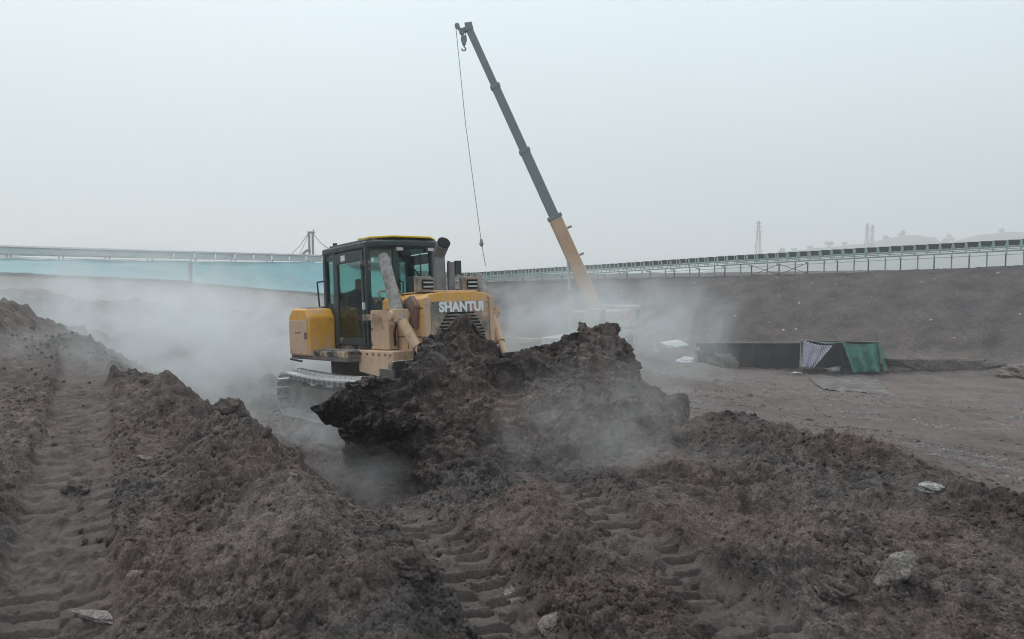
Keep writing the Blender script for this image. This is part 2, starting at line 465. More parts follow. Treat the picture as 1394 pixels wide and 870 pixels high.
# ------------------------------------------------------------------ terrain: macro height from measured places
CP_ = []      # (x, y, z)
def cp(u, v, D): CP_.append(tuple(W(u, v, D)))
def cw(x, y, z): CP_.append((x, y, z))
# left hard-packed strip climbing away
for q in ((75, 870, 4.1), (85, 700, 5.8), (108, 560, 8.7), (118, 505, 11.1), (-60, 800, 4.6), (-60, 640, 6.3), (10, 560, 8.4), (40, 520, 10)): cp(*q)
# windrow crest on its right
for q in ((545, 850, 3.7), (470, 745, 4.6), (400, 655, 5.7), (335, 583, 7.2), (230, 524, 9.5), (120, 474, 12.5), (0, 430, 16), (-160, 405, 20)): cp(*q)
# foot of the windrow, strip side
for q in ((330, 870, 4.0), (240, 720, 5.5), (190, 580, 8.2), (165, 520, 10.4)): cp(*q)
# trench between windrow and bulldozer
for q in ((490, 715, 7.0), (430, 645, 9), (345, 603, 11.5), (250, 560, 15), (150, 500, 19)): cp(*q)
for q in ((-1.9, 12.8, -.05), (-4.2, 13.8, -.2), (-.5, 11.0, .05), (-3.6, 16, -.3), (0.5, 13.5, -.1), (-2.2, 10.4, 0)): cw(*q)
# foreground in the middle, two packed strips
for u in (600, 760, 920, 1080): cp(u, 870, 4.1)
for u in (620, 760, 900): cp(u, 800, 4.7)
for u in (560, 700, 860): cp(u, 730, 5.5)
for u in (700, 800): cp(u, 685, 6.1)
for q in ((700, 650, 7.2), (850, 640, 7.4)): cp(*q)
cw(.5, 9.2, .15); cw(1.8, 10, .2)
# right windrow
for q in ((955, 585, 9.2), (1010, 578, 9.4), (1150, 622, 8), (1260, 662, 7), (1394, 712, 6), (1550, 770, 5.2), (1750, 840, 4.6)): cp(*q)
for q in ((1000, 700, 6.3), (1150, 740, 5.7), (1280, 810, 4.9), (1450, 860, 4.5), (1250, 870, 4.3)): cp(*q)
# ramp down behind it and the pit floor
for q in ((1000, 548, 16), (1150, 575, 14.5), (1320, 610, 12.5), (1420, 640, 10.8), (1650, 690, 9), (950, 530, 24), (1100, 530, 28), (1300, 545, 25), (1600, 580, 20), (1150, 506, 48), (980, 500, 48), (1250, 508, 46), (1394, 520, 42), (1700, 545, 36), (880, 480, 50), (820, 475, 48), (720, 470, 40), (700, 500, 22)): cp(*q)
# right embankment: toe, crest, level top
for u, v, D in ((1750, 505, 40), (1394, 492, 47), (1200, 482, 52), (1000, 466, 58), (820, 452, 66), (660, 440, 76)): cp(u, v, D)
for u, v, D in ((1750, 349, 53), (1394, 362, 59), (1200, 370.5, 64.5), (1000, 376.5, 71), (820, 380, 79), (660, 384, 87.5), (590, 384, 93)):
    cp(u, v, D); q = W(u, v, D); cw(q.x * 1.06, q.y * 1.06, q.z); cw(q.x * 1.25, q.y * 1.25, q.z - .3)
# left: rough floor, then the sheeted bank
for q in ((300, 455, 28), (200, 440, 32), (100, 415, 40), (0, 400, 38), (-150, 395, 35), (400, 440, 45), (350, 415, 70), (500, 440, 60)): cp(*q)
for u, v, D in ((430, 403, 106), (330, 396, 100), (200, 388, 88), (60, 380, 76), (-100, 375, 66), (-400, 370, 52)): cp(u, v, D)
for u, v, D in ((520, 362, 125), (430, 358, 118), (330, 357.5, 110), (200, 357, 100), (60, 356, 88), (-100, 353, 78), (-400, 345, 62)):
    cp(u, v, D); q = W(u, v, D); cw(q.x * 1.05, q.y * 1.05, q.z); cw(q.x * 1.25, q.y * 1.25, q.z - .5)
# around and behind the viewer
for a, r, z in ((75, 4, .4), (90, 6, .3), (-75, 4, .5), (-90, 7, .8), (180, 4, .3), (140, 8, .2), (-140, 8, .4), (90, 40, -2), (-90, 40, 1.5), (180, 50, 0), (0, 1.2, .32), (60, 1.2, .35), (-60, 1.2, .4), (20, 2.2, .33), (-20, 2.3, .4), (180, 1.2, .3), (90, 70, 3), (-90, 70, 3), (75, 55, 3.5)):
    cw(r * math.sin(math.radians(a)), r * math.cos(math.radians(a)), z)
def _dense(tab, reach):
    q = [W(*a) for a in tab]
    for a, b in zip(q[:-1], q[1:]):
        for t in (.25, .5, .75):
            p = a * (1 - t) + b * t; cw(p.x, p.y, p.z)
            if reach: cw(p.x * 1.06, p.y * 1.06, p.z)
_dense(((1750, 349, 53), (1394, 362, 59), (1200, 370.5, 64.5), (1000, 376.5, 71), (820, 380, 79), (660, 384, 87.5), (590, 384, 93)), True)
_dense(((1750, 505, 40), (1394, 492, 47), (1200, 482, 52), (1000, 466, 58), (820, 452, 66), (660, 440, 76)), False)
_dense(((430, 358, 118), (330, 357.5, 110), (200, 357, 100), (60, 356, 88), (-100, 353, 78)), True)
CPA = np.array(CP_, float)
def _q(x, y):
    r = np.hypot(x, y) + .3
    return np.stack([x / r * 2.2, y / r * 2.2, np.log(r) * 1.3], -1)   # scale-free space: direction and log distance
_QA = _q(CPA[:, 0], CPA[:, 1])
def _tps(a, b):
    d = np.sqrt(((a[:, None, :] - b[None, :, :]) ** 2).sum(-1))
    return d
_K = _tps(_QA, _QA) - 1e-3 * np.eye(len(_QA))
_P = np.c_[np.ones(len(_QA)), _QA]
_A = np.block([[_K, _P], [_P.T, np.zeros((4, 4))]])
_S = np.linalg.solve(_A, np.r_[CPA[:, 2], np.zeros(4)])
def macro(x, y):
    x = np.atleast_1d(np.asarray(x, float)); y = np.atleast_1d(np.asarray(y, float))
    sh = x.shape; x = x.ravel(); y = y.ravel()
    out = np.empty(len(x))
    for i in range(0, len(x), 60000):
        q = _q(x[i:i + 60000], y[i:i + 60000])
        out[i:i + 60000] = _tps(q, _QA) @ _S[:len(_QA)] + np.c_[np.ones(len(q)), q] @ _S[len(_QA):]
    r = np.hypot(x, y)
    k = sstep(140, 220, r)
    return (out * (1 - k) + 2.0 * k).reshape(sh)

# packed track strips: centre line (two points), half width, grouser phase
def _line(a, b): a, b = W(*a), W(*b); return (a.x, a.y), (b.x, b.y)
STRIPS = [(_line((72, 870, 4.1), (108, 560, 8.7)), .33, -3.0, 9.0),
          (_line((690, 850, 4.3), (603, 745, 5.35)), .27, -1.2, 2.3),
          (_line((960, 800, 4.75), (830, 700, 5.9)), .27, -2.5, 2.6)]
HEAD = Vector((-.47, 1.0)).normalized()

def pdist(x, y, pts):
    best = np.full(x.shape, 1e9)
    for (ax, ay), (bx, by) in zip(pts[:-1], pts[1:]):
        dx, dy = bx - ax, by - ay; t = np.clip(((x - ax) * dx + (y - ay) * dy) / (dx * dx + dy * dy), 0, 1)
        best = np.minimum(best, np.hypot(x - ax - t * dx, y - ay - t * dy))
    return best
def _pl(*q): return [(W(*a).x, W(*a).y) for a in q]
ROW_L = _pl((590, 900, 3.4), (545, 850, 3.7), (470, 745, 4.6), (400, 655, 5.7), (335, 575, 7.2), (230, 508, 9.5), (120, 475, 12.5), (0, 430, 16))
ROW_R = _pl((950, 590, 9.0), (1010, 578, 9.4), (1150, 622, 8), (1260, 662, 7), (1394, 712, 6), (1550, 770, 5.2))
ROW_M = _pl((690, 690, 6.3), (760, 770, 5.0), (860, 870, 4.1))

def micro(x, y):
    """fine relief on top of the macro height; returns dz and the packed mask"""
    r = np.hypot(x, y)
    near = 1 - sstep(16, 34, r)
    packed = np.zeros(x.shape, np.float32); dz_s = np.zeros(x.shape, np.float32)
    wob = .05 * fbm2(x * 1.7, y * 1.7, 3, 5)
    for (a, b), hw, s0, s1 in STRIPS:
        dx, dy = b[0] - a[0], b[1] - a[1]; L = math.hypot(dx, dy); dx /= L; dy /= L
        s = (x - a[0]) * dx + (y - a[1]) * dy
        t = (x - a[0]) * dy - (y - a[1]) * dx + wob
        m = (1 - sstep(hw - .05, hw + .06, np.abs(t))) * sstep(s0 - .5, s0, s) * (1 - sstep(s1 - .6, s1 + .6, s))
        half = np.where(t + .10 * vnoise2(s * .9, s * 0 + hw * 9, 79) > 0, 0.0, .37)
        ph = s / .215 + .16 * vnoise2(x * 1.6, y * 1.6, 77) + half + .10 * t / hw
        cell = np.floor(ph); saw = ph - cell
        plate = (_r(cell, np.floor(half * 3) + np.zeros_like(cell), 5, 7) - .5) * .040 + (saw - .5) * .030 * (_r(cell, cell * 0, 6, 8) - .2)
        cut = -(1 - sstep(.05, .12, np.abs(saw - .5))) * .045 + (1 - sstep(.04, .11, np.abs(saw - .64))) * .030
        if hw > .3: plate = plate * .55; cut = cut * .55
        brk = sstep(-.30, .15, fbm2(x * 2.3, y * 2.3, 3, 41))       # where the print has crumbled
        dz_s += m * (-.070 + plate * brk + cut * (.15 + 1.0 * brk) + (1 - brk) * (.05 * clods2(x * 8, y * 8, 28, .2, .8) + .03 * clods2(x * 17, y * 17, 29, .2, .8)) + .014 * fbm2(x * 6, y * 6, 4, 9))
        lipside = np.exp(-((np.abs(t) - hw - .10) / .08) ** 2) * sstep(s0 - .5, s0, s) * (1 - sstep(s1 - .6, s1 + .6, s))
        dz_s += lipside * .05 * (.6 + .8 * fbm2(x * 4, y * 4, 2, 13))
        packed = np.maximum(packed, m)
    wx, wy = x + .12 * vnoise2(x * 1.3, y * 1.3, 81), y + .12 * vnoise2(x * 1.3, y * 1.3, 82)
    rl, rr_, rm = pdist(wx, wy, ROW_L), pdist(wx, wy, ROW_R), pdist(wx, wy, ROW_M)
    row = np.exp(-(rl / .42) ** 2) + np.exp(-(rr_ / .40) ** 2)
    mnd = .10 * np.exp(-(rl / .42) ** 2) + .13 * np.exp(-(rr_ / .38) ** 2) + .10 * np.exp(-(rm / .30) ** 2)
    plain = sstep(.3, 1.2, (x - 1.5) * .5 + (y - 9.0) * .35) * sstep(.5, 1.2, rr_) * sstep(1.5, 2.8, x) * (1 - sstep(48, 56, r))
    rough = .55 + .75 * sstep(-.25, .45, fbm2(x * .55, y * .55, 3, 3))
    rough = (rough * .85 + .18 * row) * (1 - .93 * packed) * (1 - .75 * plain)
    packed = np.maximum(packed, .85 * plain.astype(np.float32))
    d = .075 * fbm2(x * 1.1, y * 1.1, 3, 1) * (1 - .8 * packed)
    cl = .115 * clods2(x * 2.6, y * 2.6, 21, .2, .8) ** 1.3 * sstep(-.2, .35, fbm2(x * .8, y * .8, 2, 33))
    cl += .075 * clods2(x * 6.3, y * 6.3, 22, .2, .8)
    cl += .052 * clods2(x * 13.5, y * 13.5, 23, .25, .8)
    cl += .030 * clods2(x * 29, y * 29, 24, .25, .8)
    d = d + rough * (cl + .03 * fbm2(x * 8, y * 8, 4, 6))
    d = (d + mnd * (.8 + .5 * vnoise2(x * .9, y * .9, 83))) * near + dz_s
    far = sstep(12, 26, r)
    old = np.abs(((x * .94 + y * .34) / .33) % 1 - .5) * ((fbm2(x * .12, y * .45, 3, 51) > 0.0) * 1.0)
    d += far * (.07 * fbm2(x * .5, y * .5, 4, 8) + .05 * fbm2(x * 2.2, y * 2.2, 3, 14)) * (1 - sstep(60, 120, r) * .2)
    d += sstep(11, 16, r) * (1 - sstep(40, 55, r)) * .05 * old
    # sparse hummocks on the far left floor
    lf = sstep(-3, -6, x) * sstep(13, 17, r) * (1 - sstep(45, 70, r))
    d += lf * (.55 * clods2(x * .33, y * .33, 71, .2, .7) + .25 * fbm2(x * .7, y * .7, 4, 72))
    return d, packed

def height(x, y):
    x = np.atleast_1d(np.asarray(x, float)); y = np.atleast_1d(np.asarray(y, float))
    d, _ = micro(x, y)
    return macro(x, y) + d

def ground_z(x, y): return float(macro(x, y)[0])

# grid: fine towards the photograph's view, coarse elsewhere
th = np.concatenate([np.radians(np.linspace(-180, -52, 50, endpoint=False)), np.radians(np.linspace(-52, 52, 900, endpoint=False)), np.radians(np.linspace(52, 180, 50, endpoint=False))])
rr = np.concatenate([np.geomspace(.5, 2.9, 14, endpoint=False), np.geomspace(2.9, 12, 500, endpoint=False), np.geomspace(12, 130, 190, endpoint=False), np.geomspace(130, 3500, 24)])
T, R_ = np.meshgrid(th, rr)
GX, GY = (R_ * np.sin(T)), (R_ * np.cos(T))
gd, gp = micro(GX, GY)
GZ = macro(GX, GY) + gd
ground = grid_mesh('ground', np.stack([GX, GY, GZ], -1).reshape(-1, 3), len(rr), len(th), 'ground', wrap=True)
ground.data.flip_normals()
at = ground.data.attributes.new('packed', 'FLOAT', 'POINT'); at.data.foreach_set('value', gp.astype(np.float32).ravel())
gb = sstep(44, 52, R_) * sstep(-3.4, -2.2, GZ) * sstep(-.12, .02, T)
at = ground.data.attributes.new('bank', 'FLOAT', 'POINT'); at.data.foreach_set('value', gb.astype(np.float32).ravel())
tag(ground, kind='structure')
# ------------------------------------------------------------------ the heap pushed up in front of the blade
def interp(tab, u): 
    t = np.array(tab, float); return [np.interp(u, t[:, 0], t[:, k]) for k in range(1, t.shape[1])]
CREST = [(462, 570, 8.9), (474, 516, 9.0), (500, 500, 9.2), (535, 500, 9.3), (552, 468, 9.4), (573, 444, 9.6), (594, 433, 9.75), (620, 430, 9.85), (645, 433, 10.0), (662, 448, 10.1), (678, 464, 10.2), (694, 478, 10.3), (708, 464, 10.4), (735, 452, 10.5), (762, 442, 10.6), (780, 440, 10.7), (792, 430, 10.75), (806, 438, 10.8), (818, 432, 10.85), (842, 430, 10.9), (854, 446, 10.9), (868, 476, 10.9), (884, 506, 10.8), (910, 514, 10.7), (935, 528, 10.6), (955, 565, 10.4), (985, 605, 10.2)]
FOOT = [(462, 605, 8.7), (500, 640, 8.3), (560, 690, 6.9), (650, 700, 6.3), (760, 695, 6.2), (860, 680, 6.5), (930, 640, 7.4), (985, 607, 9.6)]
us = np.linspace(462, 985, 380)
cv, cD = interp(CREST, us); fv, fD = interp(FOOT, us)
cP = np.array([W(u, v, D) for u, v, D in zip(us, cv, cD)]); fP = np.array([W(u, v, D) for u, v, D in zip(us, fv, fD)])
fP[:, 2] = macro(fP[:, 0], fP[:, 1]) - .12
NF, NB = 230, 34
tf = np.linspace(0, 1, NF)[:, None]
g = .55 * tf + .45 * sstep(.22, 1.0, tf)
HP = np.empty((NF + NB, len(us), 3))
HP[:NF, :, :2] = fP[None, :, :2] * (1 - tf[..., None]) + cP[None, :, :2] * tf[..., None]
HP[:NF, :, 2] = fP[None, :, 2] * (1 - g) + cP[None, :, 2] * g
tb = np.linspace(0, 1, NB + 1)[1:, None]
HP[NF:, :, 0] = cP[None, :, 0] - .12 * tb
HP[NF:, :, 1] = cP[None, :, 1] + .50 * tb
zb = np.minimum(macro(cP[:, 0], cP[:, 1] + .5) - .2, cP[:, 2] - .05)
HP[NF:, :, 2] = cP[None, :, 2] * (1 - tb ** 1.6) + zb[None, :] * tb ** 1.6
du = np.gradient(HP, axis=1); dv = np.gradient(HP, axis=0)
HN = np.cross(du, dv); HN /= np.linalg.norm(HN, axis=-1, keepdims=True) + 1e-9
a_, b_ = HP[..., 0] - .1 * HP[..., 2], HP[..., 1] * .8 + 1.35 * HP[..., 2]
d = .16 * fbm2(a_ * 1.4, b_ * 1.4, 3, 101) + .15 * clods2(a_ * 1.9, b_ * 1.9, 104, .25, .85) * sstep(-.3, .3, fbm2(a_, b_, 2, 110))
d += .085 * clods2(a_ * 4.2, b_ * 4.2, 105, .2, .8) + .048 * clods2(a_ * 9, b_ * 9, 106, .2, .8) + .028 * clods2(a_ * 19, b_ * 19, 107, .2, .8) + .014 * clods2(a_ * 40, b_ * 40, 108, .25, .8)
d *= 1 - .45 * np.clip(sstep(NF - 22, NF, np.arange(NF + NB))[:, None] * (1 - sstep(NF, NF + 12, np.arange(NF + NB))[:, None]), 0, 1)
d += .035 * fbm2(a_ * 7, b_ * 7, 4, 103)
d -= .20
env = np.ones_like(d); env[:12] *= np.linspace(0, 1, 12)[:, None]
HV = HP + HN * (d * env)[..., None]
heap = grid_mesh('soil_heap', HV.reshape(-1, 3), NF + NB, len(us), 'heap')
tag(heap, 'tall dark heap of steaming soil pushed up in front of the bulldozer blade', 'soil heap')

# ------------------------------------------------------------------ crumbs and clods
def ico(sub):
    bm = bmesh.new(); bmesh.ops.create_icosphere(bm, subdivisions=sub, radius=1.0)
    v = np.array([p.co[:] for p in bm.verts]); f = np.array([[q.index for q in p.verts] for p in bm.faces]); bm.free()
    return v, f
def lump(sub, seed, amp=.35, flat=.75, cuts=5):
    v, f = ico(sub)
    k = 1 + amp * (fbm2(v[:, 0] * 1.1 + v[:, 2] * 2.3 + seed * 9.1, v[:, 1] * 1.3 - v[:, 2] * 1.7 + seed * 3.7, 3, seed))
    # chop with random planes so that faces and corners show
    rg = np.random.default_rng(seed + 500)
    v = v * k[:, None]
    for _ in range(cuts):
        nrm = rg.normal(size=3); nrm /= np.linalg.norm(nrm)
        dd = v @ nrm; over = np.maximum(dd - rg.uniform(.55, .85), 0)
        v = v - over[:, None] * nrm * .85
    v[:, 2] *= flat
    return v, f
def rotmats(n, rg):
    q = rg.normal(size=(n, 4)); q /= np.linalg.norm(q, axis=1, keepdims=True)
    w, x, y, z = q.T
    return np.stack([np.stack([1 - 2 * (y * y + z * z), 2 * (x * y - z * w), 2 * (x * z + y * w)], -1),
                     np.stack([2 * (x * y + z * w), 1 - 2 * (x * x + z * z), 2 * (y * z - x * w)], -1),
                     np.stack([2 * (x * z - y * w), 2 * (y * z + x * w), 1 - 2 * (x * x + y * y)], -1)], 1)
def scatter(name, P, size, mat, parent=None, sub=1, sink=.35):
    rg = np.random.default_rng(len(P) + sub)
    var = [lump(sub, 40 + k) for k in range(8)]
    VS, FS, o = [], [], 0
    Rm = rotmats(len(P), rg); pick = rg.integers(0, 8, len(P))
    for k in range(8):
        sel = np.where(pick == k)[0]
        v, f = var[k]
        vv = np.einsum('nij,vj->nvi', Rm[sel], v) * size[sel][:, None, None]
        vv += (P[sel] - np.array([0, 0, 1.0]) * (size[sel] * sink)[:, None])[:, None, :]
        VS.append(vv.reshape(-1, 3)); FS.append((f[None] + (np.arange(len(sel)) * len(v))[:, None, None] + o).reshape(-1, 3)); o += len(sel) * len(v)
    V = np.concatenate(VS); F = np.concatenate(FS)
    me = bpy.data.meshes.new(name)
    me.vertices.add(len(V)); me.vertices.foreach_set('co', V.astype(np.float32).ravel())
    me.loops.add(F.size); me.loops.foreach_set('vertex_index', F.astype(np.int32).ravel())
    me.polygons.add(len(F)); me.polygons.foreach_set('loop_start', (np.arange(len(F)) * 3).astype(np.int32))
    me.update(calc_edges=True); me.materials.append(M[mat])
    ob = bpy.data.objects.new(name, me); col.objects.link(ob); ob.parent = parent
    return ob
def ground_pts(n, r0, r1, keep):
    rg = np.random.default_rng(n)
    t = np.radians(rg.uniform(-48, 48, n * 3)); r = np.exp(rg.uniform(math.log(r0), math.log(r1), n * 3))
    x, y = r * np.sin(t), r * np.cos(t)
    dd, pk = micro(x, y)
    p = keep(x, y) * (1 - .93 * pk)
    ok = np.where(rg.random(n * 3) < p)[0][:n]
    return np.stack([x[ok], y[ok], macro(x[ok], y[ok]) + dd[ok]], -1)
patch = lambda x, y: .12 + .88 * sstep(-.15, .4, fbm2(x * .8, y * .8, 3, 61))
rg0 = np.random.default_rng(5)
P1 = ground_pts(26000, 2.6, 15, patch)
S1 = .006 + .022 * rg0.random(len(P1)) ** 3 + .0012 * np.hypot(P1[:, 0], P1[:, 1])
P2 = ground_pts(2600, 2.8, 17, patch)
S2 = .025 + .060 * rg0.random(len(P2)) ** 3
tag(scatter('soil_crumbs', P1, S1, 'clod', sub=1), 'loose soil crumbs strewn over the churned ground', 'soil crumbs', kind='stuff')
tag(scatter('soil_clods', P2, S2, 'clod', sub=2), 'fist sized soil clods strewn over the churned ground', 'soil clods', kind='stuff')
rgp = np.random.default_rng(77)
tt, r4 = np.radians(rgp.uniform(3, 46, 60000)), np.exp(rgp.uniform(math.log(10.5), math.log(46), 60000))
x4, y4 = r4 * np.sin(tt), r4 * np.cos(tt)
d4, k4 = micro(x4, y4)
rows = (np.abs(((x4 * -.16 + y4 * .99) / 1.35 + .3 * vnoise2(x4 * .15, y4 * .3, 92)) % 1 - .5) < .17) & (vnoise2(x4 * .2, y4 * .5, 93) > -.12)
ok4 = np.where((k4 > .5) & rows)[0][:6500]
P4 = np.stack([x4, y4, macro(x4, y4) + d4], -1)[ok4]
S4 = (.020 + .04 * rgp.random(len(P4)) ** 2) * (.6 + P4[:, 1] / 26)
tag(scatter('pit_floor_crumbs', P4, S4, 'crust', sub=1), 'rows of pale crumbs in old track prints on the pit floor', 'soil crumbs', kind='stuff')
t5, r5 = np.radians(rgp.uniform(4, 40, 900)), rgp.uniform(47, 80, 900)
x5, y5 = r5 * np.sin(t5), r5 * np.cos(t5); m5 = macro(x5, y5)
ok5 = np.where((m5 > -2.6) & (m5 < 2.6))[0][:110]
P5 = np.stack([x5, y5, m5 + micro(x5, y5)[0]], -1)[ok5]
tag(scatter('bank_stones', P5, .05 + .13 * rgp.random(len(P5)) ** 3, 'stone', sub=2, sink=.1), 'small pale stones dotted over the right embankment', 'stones', kind='stuff')
hv = HV.reshape(-1, 3)
hk = rg0.choice(len(hv), 5200, replace=False)
S3 = .014 + .05 * rg0.random(len(hk)) ** 4
tag(scatter('heap_crumbs', hv[hk], S3, 'heap', sub=1), 'crumbs and clods lying on the tall soil heap', 'soil crumbs', kind='stuff')

def rock(name, u, v, D, size, label, cat, mat, seed, rot=(0, 0, 0), sub=4, amp=.35, group=None, lift=0.0):
    """a single stone or clod; size = half extents in metres, seated where pixel (u, v) meets distance D"""
    soft = cat == 'soil clod'
    if soft: sub = 5
    vv, ff = lump(sub, seed, amp, 1.0, 2 if soft else 6)
    if soft: vv = vv * (1 + .28 * clods2(vv[:, 0] * 2.2 + vv[:, 2] * 1.5, vv[:, 1] * 2.2 - vv[:, 2] * 1.9, seed)[:, None] + .10 * clods2(vv[:, 0] * 6 + vv[:, 2] * 4, vv[:, 1] * 6 - vv[:, 2] * 5, seed + 1)[:, None])
    fine = .05 * fbm2(vv[:, 0] * 5 + vv[:, 2] * 3, vv[:, 1] * 5 - vv[:, 2] * 4, 3, seed + 3)
    vv = vv * (1 + fine[:, None])
    vv = vv * np.array(size)
    me = bpy.data.meshes.new(name); me.from_pydata(vv.tolist(), [], ff.tolist()); me.update(); me.materials.append(M[mat])
    for p in me.polygons: p.use_smooth = soft
    o = bpy.data.objects.new(name, me); col.objects.link(o)
    q = W(u, v, D); o.location = (q.x, q.y, q.z + lift - .30 * size[2]); o.rotation_euler = rot
    return tag(o, label, cat, group)
def gD(u, v, lo=3.0, hi=60.0):
    """distance at which the ray of a pixel meets the ground"""
    Ds = np.geomspace(lo, hi, 500)
    q = np.array([W(u, v, D) for D in Ds]); hh = height(q[:, 0], q[:, 1])
    k = np.argmax(q[:, 2] <= hh)
    return float(Ds[k])
rock('stone', 1267, 662, gD(1267, 668), (.14, .10, .065), 'pale grey stone perched on the right soil bank', 'stone', 'stone', 3, (0, .1, .3))
rock('stone', 1218, 774, gD(1218, 790), (.17, .08, .055), 'tilted brown stone slab half buried low on the right bank', 'stone', 'stone_brown', 4, (.5, -.55, .2))
rock('stone', 706, 812, gD(706, 818), (.085, .10, .035), 'flat pale stone lying in the middle track print', 'stone', 'stone_brown', 5, (.25, .1, .5))
rock('stone', 748, 846, gD(748, 852), (.06, .085, .04), 'small brown stone just below the flat pale stone', 'stone', 'stone_brown', 6, (.2, .1, -.4))
rock('stone', 186, 779, gD(186, 783), (.05, .045, .03), 'small pale stone beside the packed strip at left', 'stone', 'stone_brown', 8)
rock('stone', 196, 622, gD(196, 625), (.07, .06, .03), 'small pale stone at the foot of the left windrow', 'stone', 'stone_brown', 9)
rock('soil_clod', 364, 514, gD(364, 530), (.17, .15, .13), 'big dark clod crowning the left windrow', 'soil clod', 'clod', 11, (0, 0, .4))
rock('soil_clod', 309, 556, gD(309, 566), (.20, .20, .15), 'rounded dark clod on the trench side of the left windrow', 'soil clod', 'clod', 12)
rock('soil_clod', 101, 664, gD(101, 668), (.11, .08, .05), 'lone dark clod lying on the packed strip at left', 'soil clod', 'clod', 14)
rock('soil_clod', 1134, 800, gD(1134, 812), (.11, .10, .09), 'round brown clod at the bottom of the right bank', 'soil clod', 'clod', 15)
rock('soil_clod', 548, 766, gD(548, 778), (.16, .12, .10), 'large brown lump left of the middle track print', 'soil clod', 'clod', 16)
rock('soil_clod', 128, 836, gD(128, 842), (.15, .06, .022), 'flat crust plate lifted from the packed strip at left', 'soil crust', 'crust', 17, (.1, .1, -.15))
# the dark wet slabs hanging out of the heap at the blade's right-hand end
def slab(pts, D, thick, label, seed):
    n = len(pts); 
    c = np.array([[W(u, v, D).x, W(u, v, D).z] for u, v in pts]); cc = c.mean(0)
    V, F = [], []
    nr, ns = 26, 150
    ang = np.linspace(0, 1, ns, endpoint=False) * n
    ring = np.array([c[int(t) % n] * (1 - t % 1) + c[(int(t) + 1) % n] * (t % 1) for t in ang])
    for side in (-1, 1):
        for k in range(nr):
            s = math.sin(math.pi / 2 * (k + 1) / nr)
            y = side * thick * max(0.0, math.cos(math.pi / 2 * (k + 1) / nr)) ** .8
            for p in ring:
                q = cc + (p - cc) * s; V.append((q[0], D + y + (q[0] - cc[0]) * .5, q[1]))
    V = np.array(V)
    nz = .16 * fbm2(V[:, 0] * 3 + V[:, 1] * 1.3, V[:, 2] * 3 - V[:, 1] * 2, 4, seed) + .07 * clods2(V[:, 0] * 6 + V[:, 1] * 2, V[:, 2] * 6 - V[:, 1] * 3, seed)
    nz = nz + .06 * clods2(V[:, 0] * 13 + V[:, 1] * 5, V[:, 2] * 13 - V[:, 1] * 7, seed + 5) + .05 * fbm2(V[:, 0] * 9 + V[:, 1] * 5, V[:, 2] * 9 - V[:, 1] * 6, 4, seed + 7)
    V[:, 1] -= nz; V[:, 2] += .45 * nz; V[:, 0] += .25 * nz
    for s in range(2):
        for k in range(nr - 1):
            for j in range(ns):
                a = (s * nr + k) * ns
                F.append((a + j, a + (j + 1) % ns, a + ns + (j + 1) % ns, a + ns + j))
        F.append(tuple(s * nr * ns + j for j in range(ns)))
    for j in range(ns):
        F.append(((nr - 1) * ns + j, (nr - 1) * ns + (j + 1) % ns, (2 * nr - 1) * ns + (j + 1) % ns, (2 * nr - 1) * ns + j))
    me = bpy.data.meshes.new('soil_slab'); me.from_pydata(V.tolist(), [], F); me.update(); me.materials.append(M['wet'])
    bm = bmesh.new(); bm.from_mesh(me); bmesh.ops.remove_doubles(bm, verts=bm.verts, dist=.002); bmesh.ops.recalc_face_normals(bm, faces=bm.faces); bm.to_mesh(me); bm.free()
    o = bpy.data.objects.new('soil_slab', me); col.objects.link(o)
    return tag(o, label, 'soil slab')
slab([(429, 554), (455, 540), (470, 531), (481, 545), (497, 560), (520, 570), (515, 586), (482, 590), (455, 578), (440, 566)], 8.35, .17, 'wet black pointed slab of soil hanging out left of the heap', 201)
slab([(486, 566), (510, 558), (535, 572), (568, 578), (570, 590), (545, 600), (505, 606), (470, 594), (466, 580)], 8.15, .17, 'wet black slab of soil wedged between the pointed slab and the heap', 202)

# ------------------------------------------------------------------ bulldozer (local: x forward, y to its left, z up)
YAW, NOSE = math.radians(38.3), math.radians(3.4)
dozer = empty('bulldozer', (-1.90, 12.82, -.05), (0, -NOSE, YAW - math.pi / 2))
tag(dozer, 'dusty yellow crawler bulldozer with black cab pushing the soil heap', 'bulldozer')
DM = Matrix.Translation(dozer.location) @ Euler(dozer.rotation_euler).to_matrix().to_4x4()

# tracks
def track_loop():
    (xr, zr, r), (xf, zf, rf) = (-1.82, .40, .385), (1.22, .40, .37)
    pts = []
    for k in range(60): a = math.pi / 2 + math.pi * k / 60; pts.append((xr + r * math.cos(a), zr + r * math.sin(a)))
    for k in range(80): t = k / 80; pts.append((xr + (xf - xr) * t, zr - r + (zf - rf - zr + r) * t))
    for k in range(60): a = -math.pi / 2 + math.pi * k / 60; pts.append((xf + rf * math.cos(a), zf + rf * math.sin(a)))
    for k in range(80): t = k / 80; pts.append((xf + (xr - xf) * t, zf + rf + (zr + r - zf - rf) * t - .04 * math.sin(math.pi * t)))
    P = np.array(pts + [pts[0]]); L = np.r_[0, np.cumsum(np.hypot(*np.diff(P, axis=0).T))]
    n = 42; out = []
    for k in range(n):
        s = L[-1] * k / n; q = [np.interp(s, L, P[:, j]) for j in (0, 1)]; q2 = [np.interp((s + .03) % L[-1], L, P[:, j]) for j in (0, 1)]
        out.append((q[0], q[1], math.atan2(q2[1] - q[1], q2[0] - q[0])))
    return out
shoe_mb = MB().box(-.092, .092, -.30, .30, -.012, .012).box(-.092, -.062, -.30, .30, .012, .085).box(-.09, .09, -.07, .07, -.06, -.012)
shoe0 = None
